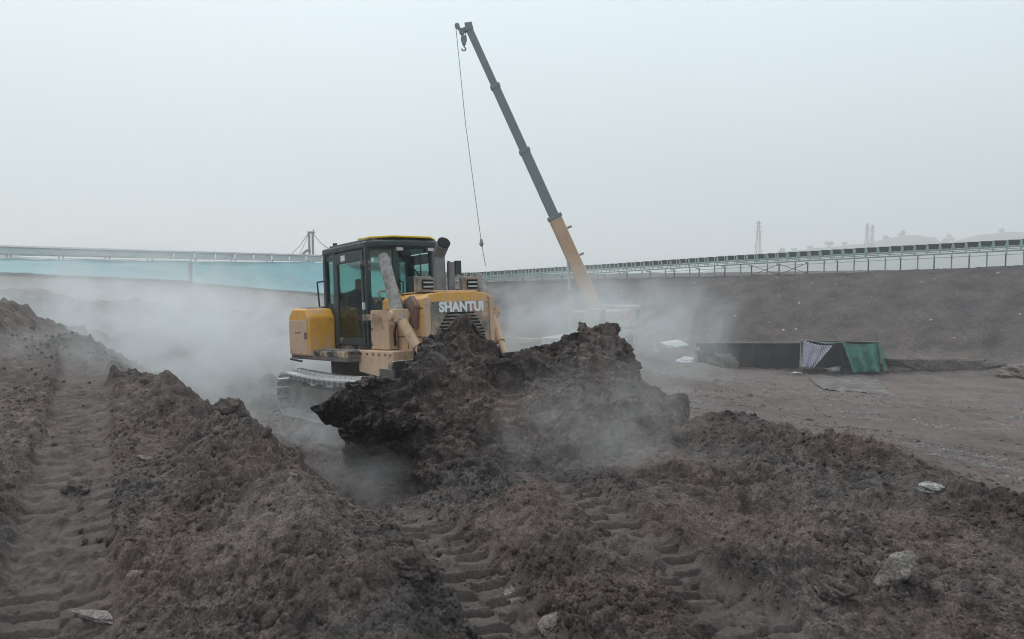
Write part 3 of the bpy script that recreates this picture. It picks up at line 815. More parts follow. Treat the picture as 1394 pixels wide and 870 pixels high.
for side in (-1, 1):
    tr = empty('track'); tr.parent = dozer
    yc = side * 1.15
    for x, z, a in track_loop():
        if shoe0 is None:
            shoe0 = shoe_mb.build('track_shoe', 'shoe', tr); o = shoe0
        else: o = share(shoe0, 'track_shoe', tr)
        o.location = (x, yc, z); o.rotation_euler = (0, -a, 0)
    MB().box(-1.4, .95, yc - .14, yc + .14, .26, .54).build('track_frame', 'frame', tr, .02)
    MB().tube((-1.82, yc - .07, .40), (-1.82, yc + .07, .40), .32, n=24).tube((-1.82, yc - .16, .40), (-1.82, yc + .16, .40), .17, n=20).build('sprocket', 'frame', tr)
    MB().tube((1.22, yc - .10, .40), (1.22, yc + .10, .40), .30, n=24).tube((1.22, yc - .15, .40), (1.22, yc + .15, .40), .14, n=16).build('idler', 'frame', tr)
    for k in range(6): MB().tube((-1.15 + k * .40, yc - .13, .19), (-1.15 + k * .40, yc + .13, .19), .12, n=14).build('roller', 'frame', tr)
    for k in (-.75, .35): MB().tube((k, yc - .12, .64), (k, yc + .12, .64), .07, n=12).build('roller', 'frame', tr)

MB().box(-1.75, 1.75, -.55, .55, .42, 1.18).box(-1.95, -1.75, -.35, .35, .5, .85).build('main_frame', 'frame', dozer, .02)
MB().box(-1.9, .45, -.72, .72, 1.18, 1.27).build('cab_floor', 'blackdust', dozer, .01)
# engine hood with raised edge and sloping nose
hood = MB().prism([(-.62, 1.20), (.62, 1.20), (.62, 2.00), (.55, 2.07), (.30, 2.10), (-.30, 2.10), (-.55, 2.07), (-.62, 2.00)], 0, .50, 1.85).build('hood', 'yellow', dozer, .015)
MB().box(.55, 1.80, -.40, .40, 2.10, 2.125).build('hood_top_plate', 'dusty', hood, .008)
MB().box(1.858, 1.885, -.55, .55, 1.16, 1.955).build('radiator_grille', 'grey', dozer, .012)
gr = [o for o in dozer.children if o.name.startswith('radiator_grille')][0]
for k in range(11):
    z = 1.74 - k * .052; hw = min(.45, .26 + k * .035)
    MB().box(1.885, 1.905, -hw, hw, z - .010, z + .012).build('grille_slat', 'grey', gr)
    MB().box(1.8855, 1.889, -hw, hw, z + .013, z + .041).build('grille_gap', 'soot', gr)
for s in (-1, 1): MB().box(1.84, 1.90, s * .60 - .045, s * .60 + .045, 1.10, 2.02).build('nose_edge', 'dusty', gr, .01)
# lettering
tx = bpy.data.curves.new('lettering', 'FONT'); tx.body = 'SHANTUI'; tx.size = .205; tx.extrude = .006; tx.offset = .010; tx.align_x = 'CENTER'; tx.space_character = 1.04
to = bpy.data.objects.new('lettering_curve', tx); col.objects.link(to)
dg = bpy.context.evaluated_depsgraph_get()
tm = bpy.data.meshes.new_from_object(to.evaluated_get(dg)); bpy.data.objects.remove(to)
tm.materials.clear(); tm.materials.append(M['white'])
xs = [v.co.x for v in tm.vertices]; wid = max(xs) - min(xs)
for v in tm.vertices: v.co.x *= .83 / wid
lt = bpy.data.objects.new('lettering', tm); col.objects.link(lt); lt.parent = gr
lt.matrix_local = Matrix(((0, 0, 1, 1.892), (1, 0, 0, .02), (0, 1, 0, 1.795), (0, 0, 0, 1)))
# headlamps on the hood
for y in (-.42, .42):
    h = MB().box(1.50, 1.62, y - .13, y + .13, 2.11, 2.33).box(1.46, 1.50, y - .15, y + .15, 2.09, 2.36).build('headlight', 'grey', dozer, .01)
    MB().box(1.622, 1.635, y - .10, y + .10, 2.15, 2.30).build('lamp_bezel', 'soot', h)
    for dz in (2.19, 2.255): MB().box(1.636, 1.650, y - .085, y + .085, dz - .012, dz + .012).build('guard_bar', 'palegrey', h)
# exhaust
ex = MB().tube((1.00, .20, 2.10), (1.00, .20, 2.72), .105, n=20)
ex.tube((1.00, .20, 2.72), (1.02, .20, 2.80), .105, .105, n=20).tube((1.00, .20, 2.74), (1.24, .16, 2.93), .105, .105, n=20)
ex.build('exhaust_pipe', 'exhaust', dozer, 0, True)
MB().tube((1.225, .163, 2.918), (1.246, .159, 2.935), .108, .108, n=20).build('exhaust_mouth', 'soot', dozer, 0, True)
MB().tube((1.05, .40, 2.10), (1.05, .40, 2.62), .065, n=16).build('intake_pipe', 'exhaust', dozer, 0, True)
MB().tube((1.28, .52, 2.10), (1.28, .52, 2.17), .05, n=14).build('filler_cap', 'blackdust', dozer)
MB().box(.66, .90, -.24, .16, 2.11, 2.40).build('instrument_box', 'black', dozer, .02)
MB().box(.902, .906, -.16, -.05, 2.25, 2.33).build('decal', 'decal', dozer)
# front side covers and lower guards
for s in (-1, 1):
    MB().prism([(.42, 1.22), (1.02, 1.22), (1.02, 1.62), (.88, 1.86), (.42, 1.86)], 1, s * .80, s * .635).build('side_cover', 'dusty', dozer, .012)
    MB().prism([(.30, 1.21), (1.45, 1.21), (1.45, .98), (1.15, .72), (1.02, .62), (.80, .82), (.30, .86)], 1, s * .98, s * .60).build('nose_guard', 'dusty', dozer, .012)
    MB().box(.45, .78, s * .93 - .03, s * .93 + .03, 1.70, 1.80).build('grab_rail', 'blackdust', dozer)
    # bracket carrying the lift cylinder
    MB().prism([(1.30, 1.62), (1.66, 1.55), (1.70, 1.90), (1.56, 2.06), (1.36, 2.00)], 1, s * .70, s * .625).build('cylinder_bracket', 'rust', dozer, .01)
    piv, top, bot = Vector((1.47, s * .86, 1.76)), Vector((1.02, s * .84, 2.68)) if s < 0 else Vector((1.22, s * .84, 2.36)), Vector((2.28, s * .70, .72))
    cyl = empty('lift_cylinder'); cyl.parent = dozer
    MB().tube(piv + (top - piv) * -.10, top, .098, .092, n=18).tube(top, top + (top - piv).normalized() * .05, .075, n=16).build('barrel', 'mudcyl', cyl, 0, True)
    MB().tube(piv, bot, .05, n=14).build('rod', 'dusty', cyl, 0, True)
    MB().tube(piv + Vector((0, -.17, 0)), piv + Vector((0, .17, 0)), .075, n=16).box(piv.x - .10, piv.x + .10, piv.y - .12, piv.y + .12, piv.z - .10, piv.z + .10).build('trunnion', 'dusty', cyl, .015)
    MB().path([top + Vector((-.02, .09, -.1)), top + Vector((.12, .12, -.5)), piv + Vector((-.05, .13, .1)), piv + Vector((-.22, .05, -.05))], .018, 8).build('hose', 'rubber', cyl)
    dn = (bot - piv).normalized()
    MB().tube(piv + dn * .12, piv + dn * .62, .085, .075, n=16).build('rod_guard', 'dusty', cyl, 0, True)
for s in (-1, 1):
    for z in (1.42, 1.86): MB().box(.55, 1.80, s * .622 - .004, s * .622 + .004, z - .006, z + .006).build('panel_seam', 'soot', hood)
    MB().box(1.30, 1.312, s * .622 - .004, s * .622 + .004, 1.23, 1.98).build('panel_seam', 'soot', hood)
    for x in (.42, .62, .82, 1.02, 1.22, 1.38): MB().tube((x, s * .98, 1.16), (x, s * 1.0, 1.16), .018, n=8).build('bolt', 'rust', dozer)
    for z in (1.30, 1.55, 1.78): MB().tube((.47, s * .80, z), (.47, s * .818, z), .018, n=8).build('bolt', 'rust', dozer)
    MB().path([(.55, s * .66, 2.02), (.58, s * .72, 2.16), (1.2, s * .70, 2.18), (1.25, s * .64, 2.06)], .014).build('hood_handrail', 'blackdust', hood)
    MB().path([(1.04, s * .70, 1.28), (1.10, s * .74, 1.50), (1.22, s * .76, 1.66), (1.40, s * .80, 1.70)], .020).build('hydraulic_hose', 'rubber', dozer)
for y in (-.50, -.25, 0, .25, .50): MB().tube((1.884, y, 1.925), (1.893, y, 1.925), .012, n=8).build('grille_bolt', 'rust', gr)
# rear boxes over the tracks
for s in (-1, 1):
    yo, yi = s * 1.27, s * .76
    b = MB().prism([(-1.92, 1.10), (-1.02, 1.10), (-1.02, 1.78), (-1.16, 1.93), (-1.74, 1.95), (-1.92, 1.80)], 1, min(yo, yi), max(yo, yi)).build('side_tank', 'yellow_box', dozer, .03)
    ys = s * 1.272
    MB().box(-1.88, -1.06, min(ys, ys + s * .012), max(ys, ys + s * .012), 1.13, 1.74).build('tank_door', 'dusty', b, .008)
    MB().box(-1.60, -1.35, min(ys + s * .012, ys + s * .015), max(ys + s * .012, ys + s * .015), 1.50, 1.53).build('decal', 'rust', b)
    MB().box(-1.12, -1.08, min(ys + s * .012, ys + s * .04), max(ys + s * .012, ys + s * .04), 1.40, 1.52).build('latch', 'blackdust', b)
    MB().box(-1.60, -1.25, min(s * .90, s * 1.18), max(s * .90, s * 1.18), 1.951, 1.962).build('grip_plate', 'palegrey', b)
    MB().box(-1.98, .38, min(s * .60, s * 1.22), max(s * .60, s * 1.22), 1.03, 1.10).build('fender', 'frame', dozer, .01)
    f = MB().box(-1.02, .38, min(s * .76, s * 1.22), max(s * .76, s * 1.22), 1.101, 1.20).build('step', 'blackdust', dozer, .01)
    for k in range(4): MB().box(-.9 + k * .32, -.7 + k * .32, min(s * .85, s * 1.15), max(s * .85, s * 1.15), 1.201, 1.215).build('tread_plate', 'steel', f)
    MB().beam((-1.95, s * 1.25, 1.02), (-1.35, s * 1.28, 1.00), .03, .03).build('fender_edge', 'rubber', dozer)
MB().box(-2.02, -1.42, -.74, .74, 1.27, 1.85).build('fuel_tank', 'yellow_box', dozer, .04)

# cab
cab = empty('cab'); cab.parent = dozer
PL = [(-1.36, -.74), (.26, -.74), (.52, -.36), (.52, .36), (.26, .74), (-1.36, .74)]
Z0, Z1 = 1.28, 2.93
MB().prism([(-1.42, -.79), (.29, -.79), (.60, -.39), (.60, .39), (.29, .79), (-1.42, .79)], 2, 2.90, 3.02).build('roof', 'black', cab, .03)
MB().prism([(-1.30, -.70), (.20, -.70), (.44, -.34), (.44, .34), (.20, .70), (-1.30, .70)], 2, 3.021, 3.07).build('roof_panel', 'black', cab, .02)
MB().prism([(-.20, -.66), (.20, -.66), (.52, -.36), (.52, .36), (.20, .66), (-.20, .66)], 2, 3.072, 3.105).build('roof_hatch', 'roofy', cab, .01)
for x, y in PL + [(-.93, -.74), (-.93, .74)]:
    w = .10 if x < .2 else .085
    MB().box(x - w / 2, x + w / 2, y - .045, y + .045, Z0 - .02, Z1).build('pillar', 'black', cab, .01)
def wall(a, b, z0, z1, t, name, mat, parent=cab, inset=.0, bevel=0):
    A, B = Vector((a[0], a[1], 0)), Vector((b[0], b[1], 0))
    d = (B - A).normalized(); A2, B2 = A + d * inset, B - d * inset
    return MB().beam(A2 + Vector((0, 0, (z0 + z1) / 2)), B2 + Vector((0, 0, (z0 + z1) / 2)), t, z1 - z0).build(name, mat, parent, bevel)
for s in (-1, 1):
    y = s * .74
    wall((-1.36, y), (-.93, y), Z0, 2.02, .035, 'side_panel', 'black', inset=.05)
    wall((-1.36, y), (-.93, y), 2.02, 2.90, .008, 'window', 'glass', inset=.05)
    wall((-1.36, y), (-.93, y), 2.78, 2.91, .04, 'header', 'black', inset=.05)
    # door: frame, big pane, handle
    dr = empty('door'); dr.parent = cab
    yo = s * .775
    fr = MB()
    fr.box(-.87, -.79, yo - .02, yo + .02, Z0, 2.88).box(.12, .20, yo - .02, yo + .02, Z0, 2.88)
    fr.box(-.79, .12, yo - .02, yo + .02, 2.70, 2.88).box(-.79, .12, yo - .02, yo + .02, Z0, 1.40)
    fr.build('door_frame', 'black', dr, .008)
    MB().box(-.79, .12, yo - .005, yo + .005, 1.40, 2.70).build('pane', 'glass', dr)
    MB().box(-.77, -.73, yo + s * .02 - .012, yo + s * .02 + .012, 2.05, 2.30).build('handle', 'rubber', dr)
    MB().box(-.62, -.46, yo + s * .021 - .001, yo + s * .021 + .001, 2.74, 2.84).build('decal', 'decal', dr)
    for z in (1.55, 2.55): MB().tube((.17, yo + s * .03, z), (.17, yo + s * .03, z + .1), .022, n=10).build('hinge', 'black', dr)
    ch0, ch1 = ((.26, s * .74), (.52, s * .36))
    wall(ch0, ch1, Z0, 2.06, .03, 'side_panel', 'black', inset=.04)
    wall(ch0, ch1, 2.06, 2.86, .008, 'window', 'glass', inset=.04)
    MB().box(.20, .23, s * .80 - .03, s * .80 + .03, 1.88, 2.0).build('decal', 'decal', cab)
    lm = MB().box(.50, .60, s * .30 - .07, s * .30 + .07, 2.83, 2.905).build('work_lamp', 'blackdust', cab, .01)
    MB().box(.601, .606, s * .30 - .055, s * .30 + .055, 2.845, 2.893).build('lens', 'lens', lm)
    MB().path([(-1.40, s * .88, 1.96), (-1.42, s * .90, 2.42), (-1.36, s * .78, 2.44)], .016).build('handrail', 'black', cab)
    MB().path([(-1.40, s * .88, 1.96), (-1.36, s * .78, 1.96)], .016).build('handrail_foot', 'black', cab)
wall(PL[2], PL[3], Z0, 2.06, .03, 'front_panel', 'black', inset=.04)
wall(PL[2], PL[3], 2.06, 2.88, .008, 'windscreen', 'glassdark', inset=.04)
wall(PL[5], PL[0], Z0, 1.98, .03, 'rear_panel', 'black', inset=.05)
wall(PL[5], PL[0], 1.98, 2.90, .008, 'rear_window', 'glass', inset=.05)
MB().beam((.535, -.28, 2.84), (.545, .10, 2.42), .012, .02).beam((.545, .12, 2.80), (.548, .12, 2.30), .010, .016).build('wiper', 'rubber', cab)
MB().path([(.32, .82, 2.70), (.45, .95, 2.62)], .012).box(.42, .46, .90, 1.02, 2.45, 2.70).build('mirror', 'black', cab)
MB().path([(-.5, -.5, 3.06), (-.5, -.5, 3.13), (-.38, -.5, 3.13), (-.38, -.5, 3.06)], .014).build('lifting_eye', 'black', cab)
MB().tube((-1.2, -.62, 3.02), (-1.2, -.62, 3.12), .04, n=12).build('roof_beacon', 'rubber', cab)
# operator's seat and controls
st = MB().box(-1.24, -.72, -.55, -.05, 1.55, 1.68).box(-1.32, -1.20, -.55, -.05, 1.66, 2.22).box(-1.22, -.77, -.48, -.11, 1.27, 1.55).build('operator_seat', 'seat', cab, .03)
MB().box(-1.12, -.72, -.69, -.59, 1.70, 1.80).box(-1.12, -.72, -.01, .09, 1.70, 1.80).build('armrest', 'seat', cab, .02)
MB().box(.22, .44, -.30, .30, 1.30, 1.95).build('dashboard', 'seat', cab, .03)
MB().tube((-.45, -.58, 1.30), (-.57, -.58, 1.80), .02, n=10).tube((-.57, -.58, 1.79), (-.575, -.58, 1.87), .035, n=12).build('control_lever', 'seat', cab)

# blade and push arms
bl = empty('blade'); bl.parent = dozer
prof = []
for k in range(11):
    t = k / 10; z = .02 + 1.14 * t; x = 2.72 - .22 * math.sin(math.pi * t) * .9 + .05 * t; prof.append((x, z))
bp = [(x, z) for x, z in prof] + [(x - .07, z) for x, z in reversed(prof)]
MB().prism([p for p in bp], 1, -1.70, 1.70).build('moldboard', 'steel', bl, .008)
MB().box(2.70, 2.745, -1.71, 1.71, -.06, .14).build('cutting_edge', 'shoe', bl)
for s in (-1, 1):
    MB().box(2.42, 2.80, s * 1.715 - .015, s * 1.715 + .015, .0, 1.05).build('end_plate', 'frame', bl)
    MB().beam((2.45, s * 1.0, .45), (.2, s * .72, .55), .16, .22).build('push_arm', 'frame', bl, .02)
MB().box(2.30, 2.50, -1.3, 1.3, .25, .42).build('stiffener', 'frame', bl, .02)

# ------------------------------------------------------------------ operator: one skinned body
PSH = Vector((-.22, -.13, 0))
def person():
    J = {'pelvis': ((-.78, -.17, 1.76), .135), 'waist': ((-.80, -.17, 1.93), .125), 'chest': ((-.78, -.17, 2.12), .15), 'neck': ((-.76, -.17, 2.27), .055), 'skull': ((-.735, -.17, 2.36), .085), 'crown': ((-.735, -.17, 2.47), .088)}
    E = [('pelvis', 'waist'), ('waist', 'chest'), ('chest', 'neck'), ('neck', 'skull'), ('skull', 'crown')]
    for s, t in ((-1, 'r'), (1, 'l')):
        y = -.17
        J[t + 'sh'] = ((-.77, y + s * .19, 2.17), .068); J[t + 'el'] = ((-.68, y + s * .27, 1.93), .048); J[t + 'wr'] = ((-.46, y + s * .28, 1.90), .032); J[t + 'pa'] = ((-.40, y + s * .28, 1.91), .034)
        E += [('chest', t + 'sh'), (t + 'sh', t + 'el'), (t + 'el', t + 'wr'), (t + 'wr', t + 'pa')]
        for k in range(4):
            J[t + 'f%d' % k] = ((-.345 - (.01 if k in (0, 3) else 0), y + s * .28 + (k - 1.5) * .021, 1.915), .010)
            J[t + 'g%d' % k] = ((-.325, y + s * .28 + (k - 1.5) * .021, 1.885), .009)
            E += [(t + 'pa', t + 'f%d' % k), (t + 'f%d' % k, t + 'g%d' % k)]
        J[t + 'th'] = ((-.40, y + s * .28 - s * .045, 1.90), .011); J[t + 'ti'] = ((-.365, y + s * .28 - s * .05, 1.885), .010)
        E += [(t + 'wr', t + 'th'), (t + 'th', t + 'ti')]
        J[t + 'hip'] = ((-.74, y + s * .10, 1.74), .10); J[t + 'kn'] = ((-.34, y + s * .13, 1.76), .065); J[t + 'an'] = ((-.24, y + s * .13, 1.38), .045); J[t + 'to'] = ((-.08, y + s * .14, 1.33), .042)
        E += [('pelvis', t + 'hip'), (t + 'hip', t + 'kn'), (t + 'kn', t + 'an'), (t + 'an', t + 'to')]
    names = list(J); me = bpy.data.meshes.new('person')
    me.from_pydata([DM @ (Vector(J[k][0]) + PSH) for k in names], [(names.index(a), names.index(b)) for a, b in E], [])
    o = bpy.data.objects.new('person', me); col.objects.link(o)
    md = o.modifiers.new('skin', 'SKIN'); md.use_smooth_shade = True
    sl = me.skin_vertices[0].data if me.skin_vertices else None
    if sl is None:
        bm = bmesh.new(); bm.from_mesh(me); bm.verts.layers.skin.verify(); bm.to_mesh(me); bm.free(); sl = me.skin_vertices[0].data
    for k, nme in enumerate(names): sl[k].radius = (J[nme][1],) * 2; sl[k].use_root = (nme == 'pelvis')
    s2 = o.modifiers.new('sub', 'SUBSURF'); s2.levels = 1; s2.render_levels = 1
    dg = bpy.context.evaluated_depsgraph_get(); dg.update()
    nm = bpy.data.meshes.new_from_object(o.evaluated_get(dg))
    o.modifiers.clear(); o.data = nm
    nm.materials.clear()
    for k in ('cloth', 'trousers', 'skin', 'hair'): nm.materials.append(M[k])
    inv = DM.inverted()
    # give the head a nose, brow and chin
    for v in nm.vertices:
        p = inv @ v.co - PSH
        if p.z > 2.27:
            q = p.copy()
            if q.x > -.70: q.x += .030 * math.exp(-((q.z - 2.385) / .025) ** 2) * math.exp(-((q.y + .17) / .02) ** 2)
            if q.x > -.70: q.x -= .012 * math.exp(-((q.z - 2.42) / .02) ** 2)
            q.y = -.17 + (q.y + .17) * .88
            v.co = DM @ (q + PSH)
    for f in nm.polygons:
        p = inv @ f.center - PSH; mi = 0
        if p.z > 2.27: mi = 3 if (p.z > 2.455 or (p.x < -.76 and p.z > 2.36)) else 2
        elif p.x > -.47 and p.z > 1.83: mi = 2
        elif p.z < 1.80: mi = 1
        f.material_index = mi; f.use_smooth = True
    return tag(o, 'person in dark jacket seated at the controls inside the bulldozer cab', 'person')
person()
# ------------------------------------------------------------------ mobile crane in the pit
CD = 42.0
cx, cyy = W(825, 470, CD).x, CD + .6
PHI = math.radians(62)
crane = empty('mobile_crane', (cx, cyy, ground_z(cx, cyy)), (0, 0, PHI))
tag(crane, 'mobile crane with long grey and orange boom standing in the dusty pit', 'crane')
cz = crane.location.z
def cl(p): return Vector(p) - crane.location
pivot, tip = cl(W(824, 448, CD)), cl(W(637, 36, CD))
bd = (tip - pivot).normalized(); BL = (tip - pivot).length
fr = lambda v: (448 - v) / (448 - 36.0)
secs = [(0.0, fr(291), .74, 'boomorange'), (fr(291), fr(201), .55, 'boomgrey'), (fr(201), fr(114), .47, 'boomgrey'), (fr(114), 1.0, .39, 'boomgrey')]
boom = empty('boom', (0, 0, 0), (0, 0, -PHI)); boom.parent = crane
for a, b, w, m in secs:
    sc = MB().beam(pivot + bd * BL * (a - .01), pivot + bd * BL * b, w * .86, w, up=(-1, 0, 0)).build('boom_section', m, boom, .05)
    MB().beam(pivot + bd * (BL * b - .22), pivot + bd * (BL * b), w * .86 + .08, w + .09, up=(-1, 0, 0)).build('section_collar', m if b > .5 else 'boomgrey', sc, .02)
for t in (.12, .24, .33):
    q = pivot + bd * BL * t
    MB().beam(q + Vector((.38, 0, .16)), q + Vector((.62, 0, .26)), .12, .12).build('rope_guide', 'greysteel', boom)
# boom head, sheaves, hook block, lines
hd = tip
sd2 = Vector((-1, 0, 0))
nose = MB().beam(hd + Vector((.08, 0, -.25)), hd + Vector((.02, 0, .18)), .40, .42).beam(hd + Vector((0, 0, -.1)), hd + Vector((-.42, 0, -.30)), .30, .22).beam(hd + Vector((-.36, 0, -.28)), hd + Vector((-.62, 0, .02)), .22, .16)
nose.build('boom_head', 'boomgrey', boom, .02)
MB().tube(hd + Vector((-.60, -.12, .02)), hd + Vector((-.60, .12, .02)), .14, n=16).tube(hd + Vector((-.34, -.14, -.28)), hd + Vector((-.34, .14, -.28)), .16, n=16).build('sheave', 'greysteel', boom)
hk = cl(W(631.5, 56, CD))
hb = MB().prism([(-.14, .30), (.14, .30), (.17, .05), (.08, -.22), (-.08, -.22), (-.17, .05)], 1, -.10, .10)
o = hb.build('hook_block', 'boomgrey', boom, .02); o.location = hk
MB().path([Vector((.0, 0, -.22)), Vector((.02, 0, -.34)), Vector((.12, 0, -.42)), Vector((.06, 0, -.52)), Vector((-.07, 0, -.52)), Vector((-.13, 0, -.42))], .04).build('hook', 'greysteel', o)
for dx in (-.09, .09): MB().tube(hk + Vector((dx, 0, .28)), Vector((hk.x + dx * 1.1, 0 + hd.y, hd.z - .3)), .022, n=6).build('hoist_rope', 'cable', boom)
l0, l1, l2 = hd + Vector((-.68, 0, .0)), cl(W(655, 328, CD)), cl(W(661, 362, CD))
mid = (l0 + l1) / 2 + Vector((-.12, 0, 0))
MB().path([l0, (l0 * .55 + l1 * .45) + Vector((-.10, 0, 0)), l1, l2], .019, 6).build('auxiliary_rope', 'cable', boom)
MB().tube(l1 + Vector((0, 0, .12)), l1 + Vector((.02, 0, -.18)), .05, .13, n=12).tube(l1 + Vector((.02, 0, -.18)), l1 + Vector((.03, 0, -.34)), .13, .04, n=12).build('hook_ball', 'greysteel', boom)
luff = empty('luffing_gear', (0, 0, 0), (0, 0, -PHI)); luff.parent = crane
lc = cl(W(773, 352, CD)); lb = cl(W(778, 440, CD))
MB().tube(lb, lb + (lc - lb) * .52, .15, n=14).build('luffing_cylinder', 'craneyellow', luff, 0, True)
MB().tube(lb + (lc - lb) * .5, lc, .085, n=12).build('luffing_rod', 'palegrey', luff, 0, True)
MB().beam(lc + Vector((-.05, 0, 0)), lc + Vector((.35, 0, .1)), .3, .3).build('cylinder_lug', 'boomorange', luff)
# carrier: chassis, slewing house, cabs, wheels, outriggers (boom points to the left, counterweight to the right)
MB().box(-4.6, 4.6, -.45, 1.9, .85, 1.25).build('chassis', 'palegrey', crane, .03)
MB().tube((0.2, .7, 1.25), (.2, .7, 1.5), .8, n=24).build('slew_ring', 'greysteel', crane)
MB().box(-1.3, 2.6, -.35, 1.8, 1.5, 2.5).build('slewing_house', 'craneyellow', crane, .05)
MB().box(2.2, 3.2, -.4, 1.85, 1.45, 2.45).build('counterweight', 'boomorange', crane, .05)
oc = MB().prism([(-2.5, 1.35), (-1.2, 1.35), (-1.2, 2.75), (-2.1, 2.75), (-2.5, 2.1)], 1, -.55, .35).build('operator_cab', 'craneyellow', crane, .04)
MB().prism([(-2.35, 1.95), (-1.35, 1.95), (-1.35, 2.62), (-2.02, 2.62)], 1, -.562, -.556).build('side_window', 'tealdark', oc)
dc = MB().prism([(3.6, .9), (5.4, .9), (5.4, 1.9), (5.1, 2.7), (3.6, 2.7)], 1, -.5, 1.95).build('driver_cab', 'craneyellow', crane, .05)
MB().prism([(3.9, 1.75), (5.1, 1.75), (4.92, 2.5), (3.9, 2.5)], 1, -.512, -.506).build('side_window', 'tealdark', dc)
w0 = None
for x in (-3.6, -2.3, 2.6, 4.4):
    for y in (-.35, 1.6):
        if w0 is None:
            w0 = empty('wheel'); w0.parent = crane
            MB().tube((0, 0, 0), (0, .28, 0), .52, n=24).build('tyre', 'rubber', w0, .03); MB().tube((0, -.01, 0), (0, .1, 0), .28, n=18).build('rim', 'palegrey', w0)
            wk = w0
        else:
            wk = share(w0, 'wheel', crane)
            for ch in w0.children: share(ch, ch.name.split('.')[0], wk)
        wk.location = (x, y, .52)
for x in (-4.3, 3.3):
    for s, y in ((-1, -.45), (1, 1.9)):
        ot = MB().box(x - .14, x + .14, min(y, y + s * 1.6), max(y, y + s * 1.6), .9, 1.15).build('outrigger', 'craneyellow', crane, .02)
        MB().tube((x, y + s * 1.5, .05), (x, y + s * 1.5, .9), .08, n=12).tube((x, y + s * 1.5, -.02), (x, y + s * 1.5, .06), .25, n=16).build('outrigger_foot', 'palegrey', ot)

# ------------------------------------------------------------------ conveyor along the right embankment
def conv_frame(tab):
    t = np.array(tab, float)      # x, y, z of the belt's top edge
    L = np.r_[0, np.cumsum(np.linalg.norm(np.diff(t[:, :2], axis=0), axis=1))]
    def at(s): return Vector((np.interp(s, L, t[:, 0]), np.interp(s, L, t[:, 1]), np.interp(s, L, t[:, 2])))
    return at, L[-1]
tab = []
for u, v, D in ((1600, 313, 55.3), (1392, 327, 60), (1180, 338.5, 66), (1000, 349, 72), (820, 361, 79), (660, 371, 87), (585, 376, 91.5)):
    q = W(u, v, D); tab.append((q.x, q.y, q.z))
at_r, LR = conv_frame(tab)
conv = empty('belt_conveyor', at_r(LR / 2) - Vector((0, 0, 2)))
tag(conv, 'long teal belt conveyor on trestle legs along the right embankment', 'conveyor')
co = conv.location.copy()
e_r = (at_r(30) - at_r(20)); e_r.z = 0; e_r.normalize(); p_r = Vector((-e_r.y, e_r.x, 0))
if p_r.y < 0: p_r = -p_r
ang_r = math.atan2(e_r.y, e_r.x)
fm = MB().box(-.055, .055, -.05, .035, -.86, .10).box(-.035, .035, .965, 1.035, -.86, .04).box(-.03, .03, -.05, 1.05, -.42, -.36)
fm.prism([(-.30, -.40), (.30, -.40), (.09, -.14), (-.09, -.14)], 1, -.06, .0)
f0 = fm.build('idler_frame', 'teal', conv)
lg0 = MB().box(-.05, .05, -.05, .05, 0, 1).build('leg', 'tealdark', conv)
lgl = MB().box(-.05, .05, -.05, .05, 0, 1).build('leg', 'teal', conv)
cb0 = MB().box(-.05, .05, -.1, 1.1, -.06, .06).build('cross_beam', 'teal', conv)
bl0 = MB().prism([(.16, -.40), (.79, -.40), (.91, .06), (.04, .06)], 1, .02, .07).build('belt_skirt', 'belt', conv)
ns = int(LR / .95); first = True
for k in range(ns):
    s = k * .95; q = at_r(s) - co
    for src, nm in ((f0, 'idler_frame'), (bl0, 'belt_skirt')):
        o = src if first else share(src, nm, conv)
        o.location = q; o.rotation_euler = (0, 0, ang_r)
    first = False
for k in range(int(LR / 2.55)):
    s = k * 2.55 + .3; q = at_r(s)
    for j, (src, off) in enumerate(((lg0, 0.0), (lgl, 1.0))):
        p = at_r(s + off * 1.27) + p_r * off; gz = ground_z(p.x, p.y) - .15
        ztop = q.z - .92
        o = src if k == 0 else share(src, 'leg', conv)
        o.location = Vector((p.x, p.y, gz)) - co; o.scale = (1, 1, max(.1, ztop - gz)); o.rotation_euler = (0, 0, ang_r)
    o = cb0 if k == 0 else share(cb0, 'cross_beam', conv)
    o.location = q - co + Vector((0, 0, -.98)); o.rotation_euler = (0, 0, ang_r)
    uu = 697 + 1000 * q.x / q.y
    if 1052 < uu < 1105:
        q2 = at_r(s + 2.55)
        g1, g2 = ground_z(q.x, q.y), ground_z(q2.x, q2.y)
        MB().beam(Vector((q.x, q.y, g1 + .05)) - co, q2 - co + Vector((0, 0, -1.0)), .05, .05).beam(q - co + Vector((0, 0, -1.0)), Vector((q2.x, q2.y, g2 + .05)) - co, .05, .05).build('cross_brace', 'tealdark', conv)
for nm, off, dz, h, m in (('stringer', 0.0, -.46, .10, 'teal'), ('stringer', 1.0, -.46, .10, 'teal'), ('lower_stringer', 0.0, -.78, .07, 'teal'), ('lower_stringer', 1.0, -.80, .07, 'palegrey'), ('handrail', 1.3, -.25, .05, 'teal'), ('ground_pipe', -.12, -1.12, .05, 'teal')):
    mb = MB(); n = 14
    for k in range(n): mb.beam(at_r(LR * k / n) + p_r * off + Vector((0, 0, dz)) - co, at_r(LR * (k + 1) / n) + p_r * off + Vector((0, 0, dz)) - co, .07, h)
    mb.build(nm, m, conv)
mb = MB()
for k in range(14): mb.beam(at_r(LR * k / 14) + p_r * .5 + Vector((0, 0, -.62)) - co, at_r(LR * (k + 1) / 14) + p_r * .5 + Vector((0, 0, -.62)) - co, .8, .02)
mb.build('return_belt', 'belt', conv)
mb = MB()
for k in range(14): mb.beam(at_r(LR * k / 14) + p_r * .5 + Vector((0, 0, -.12)) - co, at_r(LR * (k + 1) / 14) + p_r * .5 + Vector((0, 0, -.12)) - co, .9, .02)
mb.build('carrying_belt', 'belt', conv)

